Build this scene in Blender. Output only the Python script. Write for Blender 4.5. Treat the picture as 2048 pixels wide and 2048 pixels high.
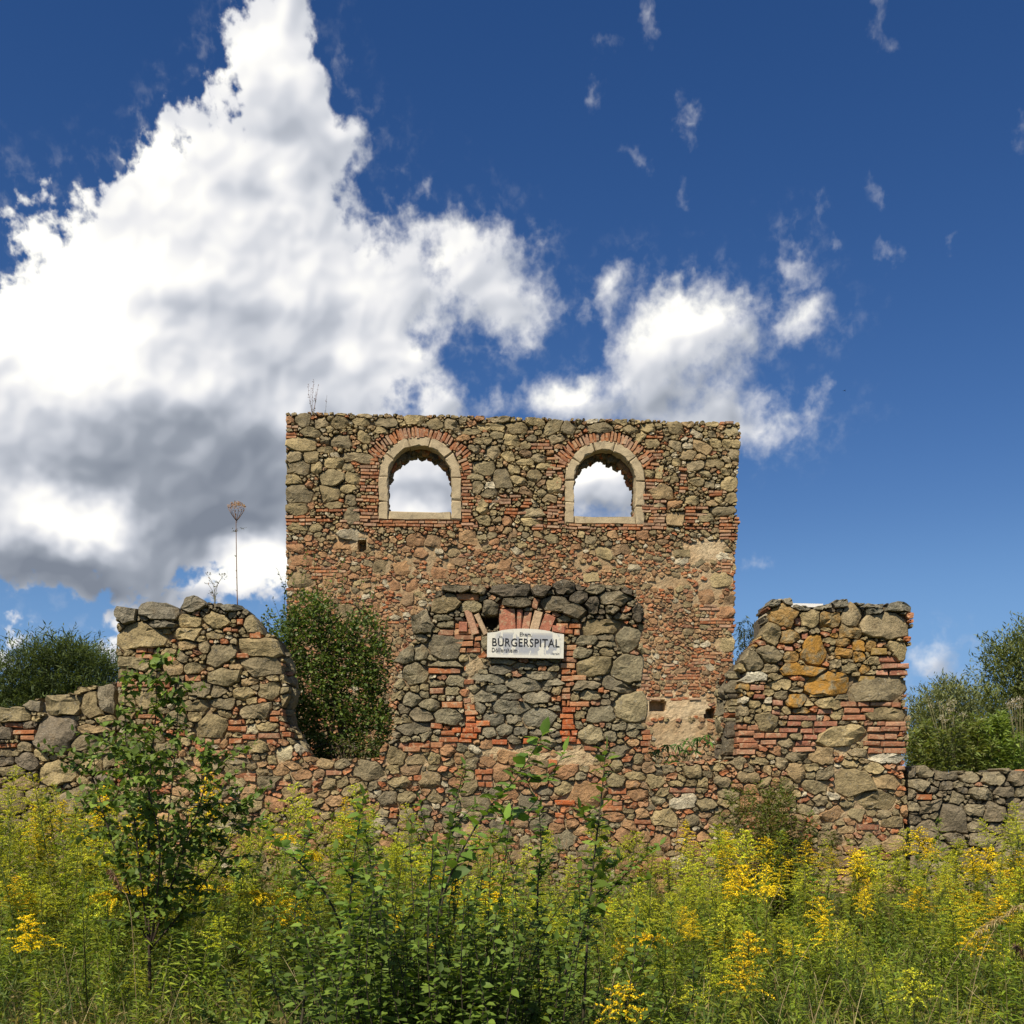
import bpy, math, random
import numpy as np
from mathutils import Vector, Matrix, noise as mnoise

for _o in list(bpy.data.objects):
    bpy.data.objects.remove(_o)
SC = bpy.context.scene
COL = SC.collection
R = math.radians

# ------------------------------------------------------------------ camera
EYE = 1.6                      # eye height
FPX, CX, HY = 2196.0, 1024.0, 1560.0   # focal length, centre column and horizon row, in pixels of the photograph
cam_d = bpy.data.cameras.new('camera')
cam_d.sensor_width = 36.0
cam_d.lens = 36.0 * FPX / 2048.0
cam_d.shift_y = (HY - 1024.0) / 2048.0
cam_d.clip_start = 0.05
cam_d.clip_end = 6000.0
cam = bpy.data.objects.new('camera', cam_d)
COL.objects.link(cam)
cam.location = (0, 0, EYE)
cam.rotation_euler = (R(90), 0, 0)
SC.camera = cam

# ------------------------------------------------------------------ exposure
SC.view_settings.view_transform = 'Standard'
SC.view_settings.look = 'None'
SC.view_settings.exposure = 0.22
SC.view_settings.gamma = 1.0
SC.view_settings.use_curve_mapping = False
SC.render.engine = 'CYCLES'
SC.cycles.max_bounces = 8
SC.cycles.diffuse_bounces = 3
SC.cycles.transmission_bounces = 5
SC.cycles.transparent_max_bounces = 8

# ------------------------------------------------------------------ sun
SUN_EL, SUN_AZ = R(50), R(-152)          # azimuth from +Y, clockwise: behind the camera, to the left
sd = Vector((math.sin(SUN_AZ) * math.cos(SUN_EL), math.cos(SUN_AZ) * math.cos(SUN_EL), math.sin(SUN_EL)))
sun_d = bpy.data.lights.new('sun', 'SUN')
sun_d.energy = 5.0
sun_d.angle = R(0.5)
sun_d.color = (1.0, 0.91, 0.765)
sun = bpy.data.objects.new('sun', sun_d)
COL.objects.link(sun)
sun.rotation_euler = sd.to_track_quat('Z', 'Y').to_euler()

# ------------------------------------------------------------------ sky
world = bpy.data.worlds.new('World')
SC.world = world
world.use_nodes = True
WT = world.node_tree
WT.nodes.clear()

class NB:
    """small node builder"""
    def __init__(s, tree): s.t = tree
    def n(s, kind, **kw):
        nd = s.t.nodes.new(kind)
        for k, v in kw.items(): setattr(nd, k, v)
        return nd
    def put(s, sock, v):
        if hasattr(v, 'is_linked'): s.t.links.new(v, sock)
        else: sock.default_value = v
    def m(s, op, a, b=0.0, c=None, clamp=False):
        nd = s.n('ShaderNodeMath', operation=op, use_clamp=clamp)
        s.put(nd.inputs[0], a); s.put(nd.inputs[1], b)
        if c is not None: s.put(nd.inputs[2], c)
        return nd.outputs[0]
    def v(s, op, a, b=(0, 0, 0), scale=None):
        nd = s.n('ShaderNodeVectorMath', operation=op)
        s.put(nd.inputs[0], a); s.put(nd.inputs[1], b)
        if scale is not None: s.put(nd.inputs['Scale'], scale)
        return nd.outputs['Value'] if op in ('LENGTH', 'DOT_PRODUCT', 'DISTANCE') else nd.outputs[0]
    def noise(s, vec, scale, detail=6, rough=0.55, out='Fac', dist=0.0, lac=2.0):
        nd = s.n('ShaderNodeTexNoise')
        if vec is not None: s.put(nd.inputs['Vector'], vec)
        nd.inputs['Scale'].default_value = scale; nd.inputs['Detail'].default_value = detail
        nd.inputs['Roughness'].default_value = rough; nd.inputs['Distortion'].default_value = dist
        nd.inputs['Lacunarity'].default_value = lac
        return nd.outputs[out]
    def ramp(s, x, lo, hi, a=0.0, b=1.0, smooth=True):
        nd = s.n('ShaderNodeMapRange', interpolation_type='SMOOTHSTEP' if smooth else 'LINEAR', clamp=True)
        for i, q in enumerate((x, lo, hi, a, b)): s.put(nd.inputs[i], q)
        return nd.outputs[0]
    def mix(s, f, a, b, mode='MIX'):
        nd = s.n('ShaderNodeMix', data_type='RGBA', blend_type=mode)
        s.put(nd.inputs[0], f); s.put(nd.inputs[6], a); s.put(nd.inputs[7], b)
        return nd.outputs[2]
    def link(s, a, b): s.t.links.new(a, b)

W = NB(WT)
SKY_K = 0.072
sky = W.n('ShaderNodeTexSky', sky_type='NISHITA', sun_disc=False)
sky.sun_elevation = SUN_EL
sky.sun_rotation = SUN_AZ
sky.altitude = 600.0
sky.air_density = 1.0
sky.dust_density = 0.0
sky.ozone_density = 2.2
hsv = W.n('ShaderNodeHueSaturation')
hsv.inputs['Saturation'].default_value = 1.30
hsv.inputs['Value'].default_value = 1.0
hsv.inputs['Hue'].default_value = 0.512
W.link(sky.outputs[0], hsv.inputs['Color'])
sky_col = hsv.outputs[0]


# --- the clouds: fields of rounded masses torn by gradient noise, computed over azimuth and elevation
def ang(px, py):                     # direction of a cloud feature: azimuth and elevation
    a, b = (px - CX) / FPX, (HY - py) / FPX
    return math.atan(a), math.atan2(b, math.hypot(a, 1.0))

AZ0, AZ1, EL0, EL1, RES = -0.60, 0.60, -0.02, 0.76, 1200
NXC, NYC = int((AZ1 - AZ0) * RES), int((EL1 - EL0) * RES)
GA, GE = np.meshgrid((np.arange(NXC) + .5) / RES + AZ0, (np.arange(NYC) + .5) / RES + EL0)
GA = GA.astype(np.float32); GE = GE.astype(np.float32)

def perlin(x, y, seed):
    rg = np.random.RandomState(seed)
    g = rg.rand(256, 256).astype(np.float32) * 6.2832
    gx, gy = np.cos(g), np.sin(g)
    xi = np.floor(x).astype(np.int32); yi = np.floor(y).astype(np.int32)
    fx = x - xi; fy = y - yi
    def dot(ix, iy, dx, dy):
        q = ix & 255, iy & 255
        return gx[q] * dx + gy[q] * dy
    u = fx * fx * fx * (fx * (fx * 6 - 15) + 10); v = fy * fy * fy * (fy * (fy * 6 - 15) + 10)
    a = dot(xi, yi, fx, fy); b = dot(xi + 1, yi, fx - 1, fy)
    c = dot(xi, yi + 1, fx, fy - 1); d = dot(xi + 1, yi + 1, fx - 1, fy - 1)
    return 1.4 * ((a + u * (b - a)) * (1 - v) + (c + u * (d - c)) * v)

def fbm(x, y, scale, octs, rough, seed, billow=False):
    t = 0; amp = 1.0; s = 0
    for o in range(octs):
        q = perlin(x * scale + 17.3 * o, y * scale - 9.1 * o, seed + o)
        t = t + amp * ((1 - 2.2 * np.abs(q)) if billow else q); s += amp
        amp *= rough; scale *= 2.03
    return t / s

def sstep(x, a, b):
    q = np.clip((x - a) / (b - a), 0, 1)
    return q * q * (3 - 2 * q)

K = 2048 / 1932.0
BIG = [(556, 40, 45, 130, 4), (530, 190, 105, 150, 8), (620, 265, 75, 60, 0), (500, 340, 190, 120, 0), (310, 430, 150, 95, 25),
       (70, 640, 170, 120, 35), (190, 520, 110, 110, 0), (430, 560, 400, 210, 0), (720, 540, 120, 100, 0), (880, 520, 120, 105, 0),
       (950, 590, 75, 70, 0), (680, 690, 170, 100, 0), (330, 800, 470, 250, 0), (100, 900, 360, 190, 0),
       (470, 930, 220, 150, 0), (60, 1040, 230, 62, 0), (790, 900, 190, 90, 0), (1140, 905, 150, 105, 0), (820, 800, 60, 60, 0)]
MID = [(1310, 655, 135, 115, 0), (1250, 750, 130, 70, 0), (1355, 585, 60, 55, 0), (1165, 545, 40, 48, 0), (1075, 745, 75, 60, 0),
       (1412, 788, 50, 38, -20), (1330, 790, 170, 70, 0), (1120, 770, 110, 46, 0), (1230, 700, 90, 80, 0), (1510, 600, 52, 36, 0), (1500, 505, 28, 36, 0),
       (430, 1100, 150, 46, 8), (280, 1125, 75, 34, 0), (520, 1055, 60, 52, 0), (250, 1165, 70, 40, 0),
       (45, 1212, 30, 22, 0), (215, 1240, 40, 52, 0), (5, 1240, 30, 24, 0), (1752, 1256, 50, 28, 0), (930, 775, 22, 9, 0)]
WISP = [(1553, 722, 10, 26, 20), (1228, 28, 15, 36, 4), (1118, 172, 11, 30, -12), (1303, 225, 18, 42, 10), (1195, 290, 26, 12, -20), (1650, 25, 13, 42, 8),
        (1688, 68, 14, 10, 0), (1928, 250, 9, 28, 0), (1655, 355, 9, 20, 8), (1680, 475, 20, 12, -20), (1572, 458, 7, 14, 0),
        (1290, 370, 10, 16, 0), (1152, 85, 16, 8, 0), (1830, 1214, 28, 9, 0), (1555, 385, 6, 10, 0), (1790, 455, 12, 12, 0),
        (1100, 590, 14, 30, 0), (1430, 1060, 26, 12, 0), (800, 350, 20, 22, 0), (640, 130, 8, 30, 0)]
LIT = [(100, 520, 190, 120, 20, .42), (300, 330, 90, 60, 0, .3), (60, 640, 160, 90, 0, .3), (110, 985, 110, 55, 0, .55), (210, 990, 60, 40, 0, .3),
       (470, 1085, 110, 45, 0, .55), (520, 1040, 50, 50, 0, .4), (1330, 590, 70, 60, 0, .35), (1260, 650, 70, 50, 0, .22), (560, 390, 60, 50, 0, .2),
       (690, 550, 60, 60, 0, .2), (750, 720, 60, 45, 0, .3), (1080, 730, 50, 40, 0, .3), (1450, 790, 40, 30, 0, .25), (560, 60, 50, 90, 0, .12),
       (790, 950, 50, 30, 0, .3), (1140, 890, 60, 40, 0, .25), (880, 540, 80, 60, 0, .14), (1500, 600, 50, 40, 0, .2)]
DIM = [(330, 880, 300, 95, 0, .33), (100, 1085, 260, 50, 0, .55), (480, 850, 120, 90, 0, .18), (440, 985, 170, 60, 0, .42), (520, 660, 170, 90, 0, .05),
       (640, 720, 140, 50, 0, .05), (1270, 770, 160, 40, 0, .22), (60, 850, 200, 70, 0, .12),
       (1160, 960, 80, 30, 0, .15), (820, 920, 50, 25, 0, .2), (290, 1030, 200, 40, 0, .25)]

def masses(blobs, x, y, k):
    acc = np.full(x.shape, -1.0, np.float32)
    for (bx, by, rx, ry, rot) in blobs:
        a, e = ang(bx * K, by * K)
        sx = rx * K / FPX * math.cos(a) ** 2; sy = ry * K / FPX * math.cos(e) ** 2
        c, q = math.cos(R(rot)), math.sin(R(rot))
        dx, dy = x - a, y - e
        d = (1 - np.sqrt(((dx * c + dy * q) / sx) ** 2 + ((dy * c - dx * q) / sy) ** 2)) * min(sx, sy)
        h = np.clip(k - np.abs(acc - d), 0, None) / k
        acc = np.maximum(acc, d) + h * h * h * k / 6
    return acc

wx = fbm(GA, GE, 9, 5, .55, 11); wy = fbm(GA, GE, 9, 5, .55, 31)
tx = fbm(GA, GE, 45, 6, .62, 51); ty = fbm(GA, GE, 45, 6, .62, 71)
XA, YA = GA + .030 * wx + .012 * tx, GE + .030 * wy + .012 * ty
bil = fbm(GA + .010 * wx, GE + .010 * wy, 15, 6, .52, 91, True)      # rounded billows
fin = fbm(GA + .006 * tx, GE + .006 * ty, 60, 6, .60, 131)           # fine shreds
bil -= bil.mean()
D1 = masses(BIG, XA, YA, .03) + .020 * bil + .016 * fin
D2 = masses(MID, XA, YA, .012) + .012 * bil + .015 * fin - .002
D3 = masses(WISP, GA + .012 * wx + .016 * tx, GE + .012 * wy + .016 * ty, .004) + .012 * fin - .003
dense = np.maximum(D1, D2)
soft = .007 + .016 * sstep(GA, -.25, 0.0)
alpha = np.maximum(sstep(dense, -soft * .5, soft), .55 * sstep(D3, -.006, .014)) * sstep(GE, -.02, .02)
alpha = np.maximum(alpha, .16 * sstep(dense, -.035, .01) * sstep(fin, -.1, .5))
# light on the billows from the sun's side, thick parts and undersides greyer
def blur(a, sg):
    fy = np.fft.fftfreq(a.shape[0])[:, None]; fx = np.fft.rfftfreq(a.shape[1])[None]
    return np.fft.irfft2(np.fft.rfft2(a) * np.exp(-2 * (math.pi * sg) ** 2 * (fx * fx + fy * fy)), a.shape)
def relief(h, sg):
    gy_, gx_ = np.gradient(blur(h, sg), 1.0 / RES)
    return .55 * gx_ - .83 * gy_
b3 = fbm(GA + .012 * wx, GE + .012 * wy, 11, 3, .5, 91, True)
b4 = fbm(GA + .010 * wx, GE + .010 * wy, 30, 2, .5, 191, True)
edge = np.clip(dense + .01, 0, .10) ** .5
tone = .87 + .04 * wx + .05 * (b3 - b3.mean())
tone += np.clip(relief(.0065 * b3, 8), -.07, .12) + np.clip(relief(.0022 * b4, 3), -.05, .07)
tone += np.clip(relief(.14 * edge, 10), -.09, .12)
tone = blur(tone, 2.0) + .03 * fin * (1 - sstep(dense, 0, .05))
for lst, sg in ((LIT, 1), (DIM, -1)):
    for (bx, by, rx, ry, rot, k) in lst:
        a, e = ang(bx * K, by * K)
        q = np.sqrt(((GA + .035 * wx + .002 * tx - a) / (1.5 * rx * K / FPX)) ** 2 + ((GE + .035 * wy + .002 * ty - e) / (1.5 * ry * K / FPX)) ** 2)
        tone = tone + sg * k * (1 - sstep(q, 0, 1))
tone = np.clip(tone, 0, 1.25)
def lin(r, g, b): return tuple(((c / 255 / 12.92) if c / 255 <= .04045 else ((c / 255 + .055) / 1.055) ** 2.4) for c in (r, g, b))
TP = [.25, .50, .70, .85, 1.0, 1.19]
TC = [lin(128, 136, 150), lin(155, 162, 174), lin(190, 195, 205), lin(214, 217, 224), lin(240, 240, 242), (1.12, 1.10, 1.03)]
px = np.ones((NYC, NXC, 4), np.float32)
for c in range(3): px[..., c] = np.interp(tone, TP, [q[c] for q in TC])
px[..., :3] /= 2 ** .22            # the clouds keep their own brightness under the chosen exposure
px[..., 3] = alpha
cloud_img = bpy.data.images.new('cloud_field', NXC, NYC, alpha=True, float_buffer=True)
cloud_img.colorspace_settings.name = 'Linear Rec.709'
cloud_img.alpha_mode = 'CHANNEL_PACKED'
cloud_img.pixels.foreach_set(px.ravel())
cloud_img.update(); cloud_img.pack()

geo = W.n('ShaderNodeTexCoord')
D = geo.outputs['Generated']
sep = W.n('ShaderNodeSeparateXYZ'); W.link(D, sep.inputs[0])
az = W.m('ARCTAN2', sep.outputs[0], sep.outputs[1])
el = W.m('ARCSINE', sep.outputs[2])
comb = W.n('ShaderNodeCombineXYZ')
W.link(W.ramp(az, AZ0, AZ1, -0.0, 1.0, False), comb.inputs[0]); W.link(W.ramp(el, EL0, EL1, 0.0, 1.0, False), comb.inputs[1])
tex = W.n('ShaderNodeTexImage', interpolation='Linear', extension='CLIP')
tex.image = cloud_img
W.link(comb.outputs[0], tex.inputs['Vector'])
# HORIZON: clear blue air down to the skyline, all round
sky_col = W.mix(W.ramp(el, 0.0, 0.24, 0.9, 0.0), sky_col, tuple(c / SKY_K for c in (.118, .275, .590)) + (1,))
# the same broken cumulus goes on over the rest of the sky
away = W.m('MAXIMUM', W.ramp(W.m('ABSOLUTE', az), 0.50, 0.60), W.ramp(el, 0.66, 0.76))
g1 = W.noise(D, 2.3, 6, 0.55)
ag = W.m('MULTIPLY', W.m('MULTIPLY', W.ramp(g1, 0.54, 0.60), away), W.ramp(el, 0.0, 0.06))
inside = W.m('SUBTRACT', 1.0, away)
alpha_n = W.m('MAXIMUM', W.m('MULTIPLY', tex.outputs['Alpha'], inside), ag)
gc = W.mix(W.ramp(g1, 0.56, 0.72), (.80, .81, .84, 1), (.45, .48, .54, 1))
ccol = W.mix(inside, gc, tex.outputs['Color'])

bg = W.n('ShaderNodeBackground'); bg.inputs['Strength'].default_value = SKY_K
W.link(sky_col, bg.inputs['Color'])
bgc = W.n('ShaderNodeBackground'); bgc.inputs['Strength'].default_value = 1.0
W.link(ccol, bgc.inputs['Color'])
mxs = W.n('ShaderNodeMixShader')
W.link(alpha_n, mxs.inputs[0]); W.link(bg.outputs[0], mxs.inputs[1]); W.link(bgc.outputs[0], mxs.inputs[2])
wo = W.n('ShaderNodeOutputWorld'); W.link(mxs.outputs[0], wo.inputs['Surface'])

# ------------------------------------------------------------------ helpers
def tag(o, label=None, cat=None, group=None, kind=None):
    for k, v in (('label', label), ('category', cat), ('group', group), ('kind', kind)):
        if v: o[k] = v
    return o

def empty(name, loc=(0, 0, 0), rz=0.0, label=None, cat=None, group=None):
    o = bpy.data.objects.new(name, None)
    o.empty_display_size = 0.2
    COL.objects.link(o); o.location = loc; o.rotation_euler = (0, 0, rz)
    return tag(o, label, cat, group, 'thing' if label else None)

def mesh_obj(name, verts, faces, mat, parent=None, cols=None, smooth=False, loc=None):
    me = bpy.data.meshes.new(name)
    me.from_pydata(verts, [], faces)
    if cols is not None:
        at = me.color_attributes.new('tint', 'FLOAT_COLOR', 'POINT')
        at.data.foreach_set('color', np.asarray(cols, np.float32).ravel())
    if smooth:
        me.polygons.foreach_set('use_smooth', [True] * len(me.polygons))
    mats = mat if isinstance(mat, (list, tuple)) else [mat]
    for q in mats: me.materials.append(q)
    me.update()
    o = bpy.data.objects.new(name, me)
    COL.objects.link(o)
    if parent: o.parent = parent
    if loc: o.location = loc
    return o

def new_mat(name):
    m = bpy.data.materials.new(name); m.use_nodes = True
    t = m.node_tree; t.nodes.clear()
    b = NB(t)
    out = b.n('ShaderNodeOutputMaterial')
    return m, b, out

def principled(b, out, rough=0.9, spec=0.25):
    p = b.n('ShaderNodeBsdfPrincipled')
    p.inputs['Roughness'].default_value = rough
    p.inputs['Specular IOR Level'].default_value = spec
    b.link(p.outputs[0], out.inputs[0])
    return p

def bump(b, h, strength, dist, prev=None):
    n = b.n('ShaderNodeBump'); n.inputs['Strength'].default_value = strength; n.inputs['Distance'].default_value = dist
    b.put(n.inputs['Height'], h)
    if prev is not None: b.link(prev, n.inputs['Normal'])
    return n.outputs[0]

def obj_co(b):
    return b.n('ShaderNodeNewGeometry').outputs['Position']

# ------------------------------------------------------------------ masonry materials
def stone_material(name, grain=1.0, speck=0.5):
    m, b, out = new_mat(name)
    p = principled(b, out, 0.93, 0.18)
    at = b.n('ShaderNodeAttribute', attribute_name='tint')
    co = obj_co(b)
    n1 = b.noise(co, 7.0, 5, 0.6); n2 = b.noise(co, 38.0, 5, 0.65); n3 = b.noise(co, 130.0, 3, 0.6)
    k = b.m('ADD', b.ramp(n1, .25, .75, .62, 1.36, False), b.ramp(n2, .25, .75, -.42, .42, False))
    c = b.v('SCALE', at.outputs['Color'], scale=k)
    # warm iron stains and grey weathering
    c = b.mix(b.ramp(b.noise(co, 4.3, 4, 0.6), .56, .74, 0, .42), c, (.23, .155, .075, 1))
    c = b.mix(b.ramp(b.noise(co, 11.0, 5, 0.65), .58, .72, 0, .55), c, (.10, .098, .088, 1))
    # pale crust lichen in dots, ochre lichen where the stone carries it (attribute alpha)
    sp = b.m('MULTIPLY', b.ramp(b.noise(co, 55.0, 3, 0.5), .62, .70), b.ramp(b.noise(co, 5.0, 3, .5), .45, .62))
    c = b.mix(b.m('MULTIPLY', sp, speck), c, (.52, .50, .42, 1))
    och = b.m('MULTIPLY', b.ramp(b.noise(co, 9.0, 5, 0.65), .36, .56), at.outputs['Alpha'])
    c = b.mix(och, c, (.42, .21, .035, 1))
    b.link(c, p.inputs['Base Color'])
    h = b.m('ADD', b.m('MULTIPLY', n1, .6), b.m('ADD', b.m('MULTIPLY', n2, .45), b.m('MULTIPLY', n3, .18)))
    b.link(bump(b, h, 1.0 * grain, 0.05), p.inputs['Normal'])
    return m

def brick_material():
    m, b, out = new_mat('weathered_brick')
    p = principled(b, out, 0.95, 0.12)
    at = b.n('ShaderNodeAttribute', attribute_name='tint')
    co = obj_co(b)
    n1 = b.noise(co, 16.0, 5, 0.6); n2 = b.noise(co, 70.0, 4, 0.6)
    c = b.v('SCALE', at.outputs['Color'], scale=b.m('ADD', b.ramp(n1, .25, .75, .75, 1.2, False), b.ramp(n2, .25, .75, -.2, .2, False)))
    c = b.mix(b.ramp(b.noise(co, 19.0, 5, .65), .50, .66, 0, .72), c, (.46, .34, .205, 1))
    c = b.mix(b.ramp(b.noise(co, 8.0, 4, .6), .58, .74, 0, .45), c, (.12, .085, .06, 1))
    b.link(c, p.inputs['Base Color'])
    b.link(bump(b, b.m('ADD', n1, b.m('MULTIPLY', n2, .5)), .7, .02), p.inputs['Normal'])
    return m

def mortar_material():
    m, b, out = new_mat('lime_mortar')
    p = principled(b, out, 0.97, 0.1)
    at = b.n('ShaderNodeAttribute', attribute_name='tint')
    co = obj_co(b)
    n1 = b.noise(co, 14.0, 6, 0.65); n2 = b.noise(co, 60.0, 5, 0.65)
    c = b.v('SCALE', at.outputs['Color'], scale=b.m('ADD', b.ramp(n1, .25, .75, .68, 1.3, False), b.ramp(n2, .25, .75, -.28, .28, False)))
    c = b.mix(b.ramp(b.noise(co, 24.0, 4, .6), .60, .70, 0, .5), c, (.34, .15, .075, 1))
    c = b.mix(b.ramp(b.noise(co, 7.0, 5, .7), .55, .75, 0, .55), c, (.17, .13, .085, 1))
    b.link(c, p.inputs['Base Color'])
    b.link(bump(b, b.m('ADD', b.m('MULTIPLY', n1, .7), b.m('MULTIPLY', n2, .6)), .9, .035), p.inputs['Normal'])
    return m

M_STONE = stone_material('rubble_stone')
M_DARK = stone_material('weathered_top_stone', 1.2, .7)
M_BRICK = brick_material()
M_MORTAR = mortar_material()

# ------------------------------------------------------------------ masonry
class Plane:
    """a vertical wall plane in front of the camera; the photograph's pixels are met with it once, to measure the wall"""
    def __init__(s, y0, yaw):
        s.y0, s.yaw, s.t, s.c = y0, yaw, math.tan(yaw), math.cos(yaw)
        s.k = FPX / y0                                   # pixels per metre near the middle
    def uz(s, px, py):
        a = (px - CX) / FPX; b = (HY - py) / FPX
        d = s.y0 / (1 - s.t * a)
        return (a * d / s.c, EYE + b * d)
    def poly(s, pts): return [s.uz(*p) for p in pts]

def inside_poly(U, Z, poly):
    r = np.zeros(U.shape, bool)
    n = len(poly)
    for i in range(n):
        x0, y0 = poly[i]; x1, y1 = poly[(i + 1) % n]
        if y0 == y1: continue
        c = ((y0 > Z) != (y1 > Z)) & (U < (x1 - x0) * (Z - y0) / (y1 - y0) + x0)
        r ^= c
    return r

STONE_COLS = [(0.328, 0.254, 0.129), (0.364, 0.281, 0.139), (0.277, 0.221, 0.118), (0.233, 0.187, 0.107), (0.408, 0.314, 0.156), (0.314, 0.247, 0.139), (0.349, 0.247, 0.124), (0.269, 0.208, 0.107)]
GREY_COLS = [(0.297, 0.234, 0.122), (0.258, 0.198, 0.104), (0.260, 0.217, 0.128), (0.227, 0.193, 0.118), (0.292, 0.241, 0.138), (0.195, 0.163, 0.103), (0.246, 0.199, 0.122), (0.318, 0.259, 0.143)]
DARK_COLS = [(0.158, 0.132, 0.085), (0.181, 0.149, 0.095), (0.135, 0.110, 0.075), (0.205, 0.171, 0.109), (0.233, 0.193, 0.119)]
WARM_COLS = [(0.375, 0.219, 0.104), (0.324, 0.186, 0.092), (0.427, 0.266, 0.132), (0.294, 0.193, 0.104), (0.368, 0.200, 0.098), (0.294, 0.219, 0.115)]
BRICK_COLS = [(0.370, 0.138, 0.057), (0.408, 0.166, 0.071), (0.323, 0.119, 0.052), (0.427, 0.199, 0.097), (0.275, 0.114, 0.057), (0.380, 0.180, 0.089), (0.437, 0.237, 0.121), (0.314, 0.157, 0.089)]
PALE_COLS = [(.50, .43, .29), (.44, .37, .24)]

class Seed:
    __slots__ = ('poly', 'u', 'z', 'a', 'b', 'c', 's', 'p', 'h3', 'f3', 'h2', 'f2', 'kind', 'col', 'alpha', 'fixed', 'prot')
    def __init__(q, u, z, a, b, rot, p, rng, kind='stone', col=None, alpha=0.0, fixed=False, prot=None):
        q.u, q.z, q.a, q.b = u, z, a, b
        q.c, q.s, q.p = math.cos(rot), math.sin(rot), p
        k = rng.choice((4, 4, 5, 5, 6)); a0 = rng.uniform(0, 6.28) if k != 4 else rng.gauss(0, .25)
        q.poly = [(math.cos(t), math.sin(t), rng.uniform(.74, 1.04)) for t in (a0 + 6.2832 * (i + rng.uniform(-.22, .22)) / k for i in range(k))]
        q.h3, q.f3 = rng.uniform(.0, .17), rng.uniform(0, 6.28)
        q.h2, q.f2 = rng.uniform(.0, .13), rng.uniform(0, 6.28)
        q.kind, q.col, q.alpha, q.fixed, q.prot = kind, col, alpha, fixed, prot

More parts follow.
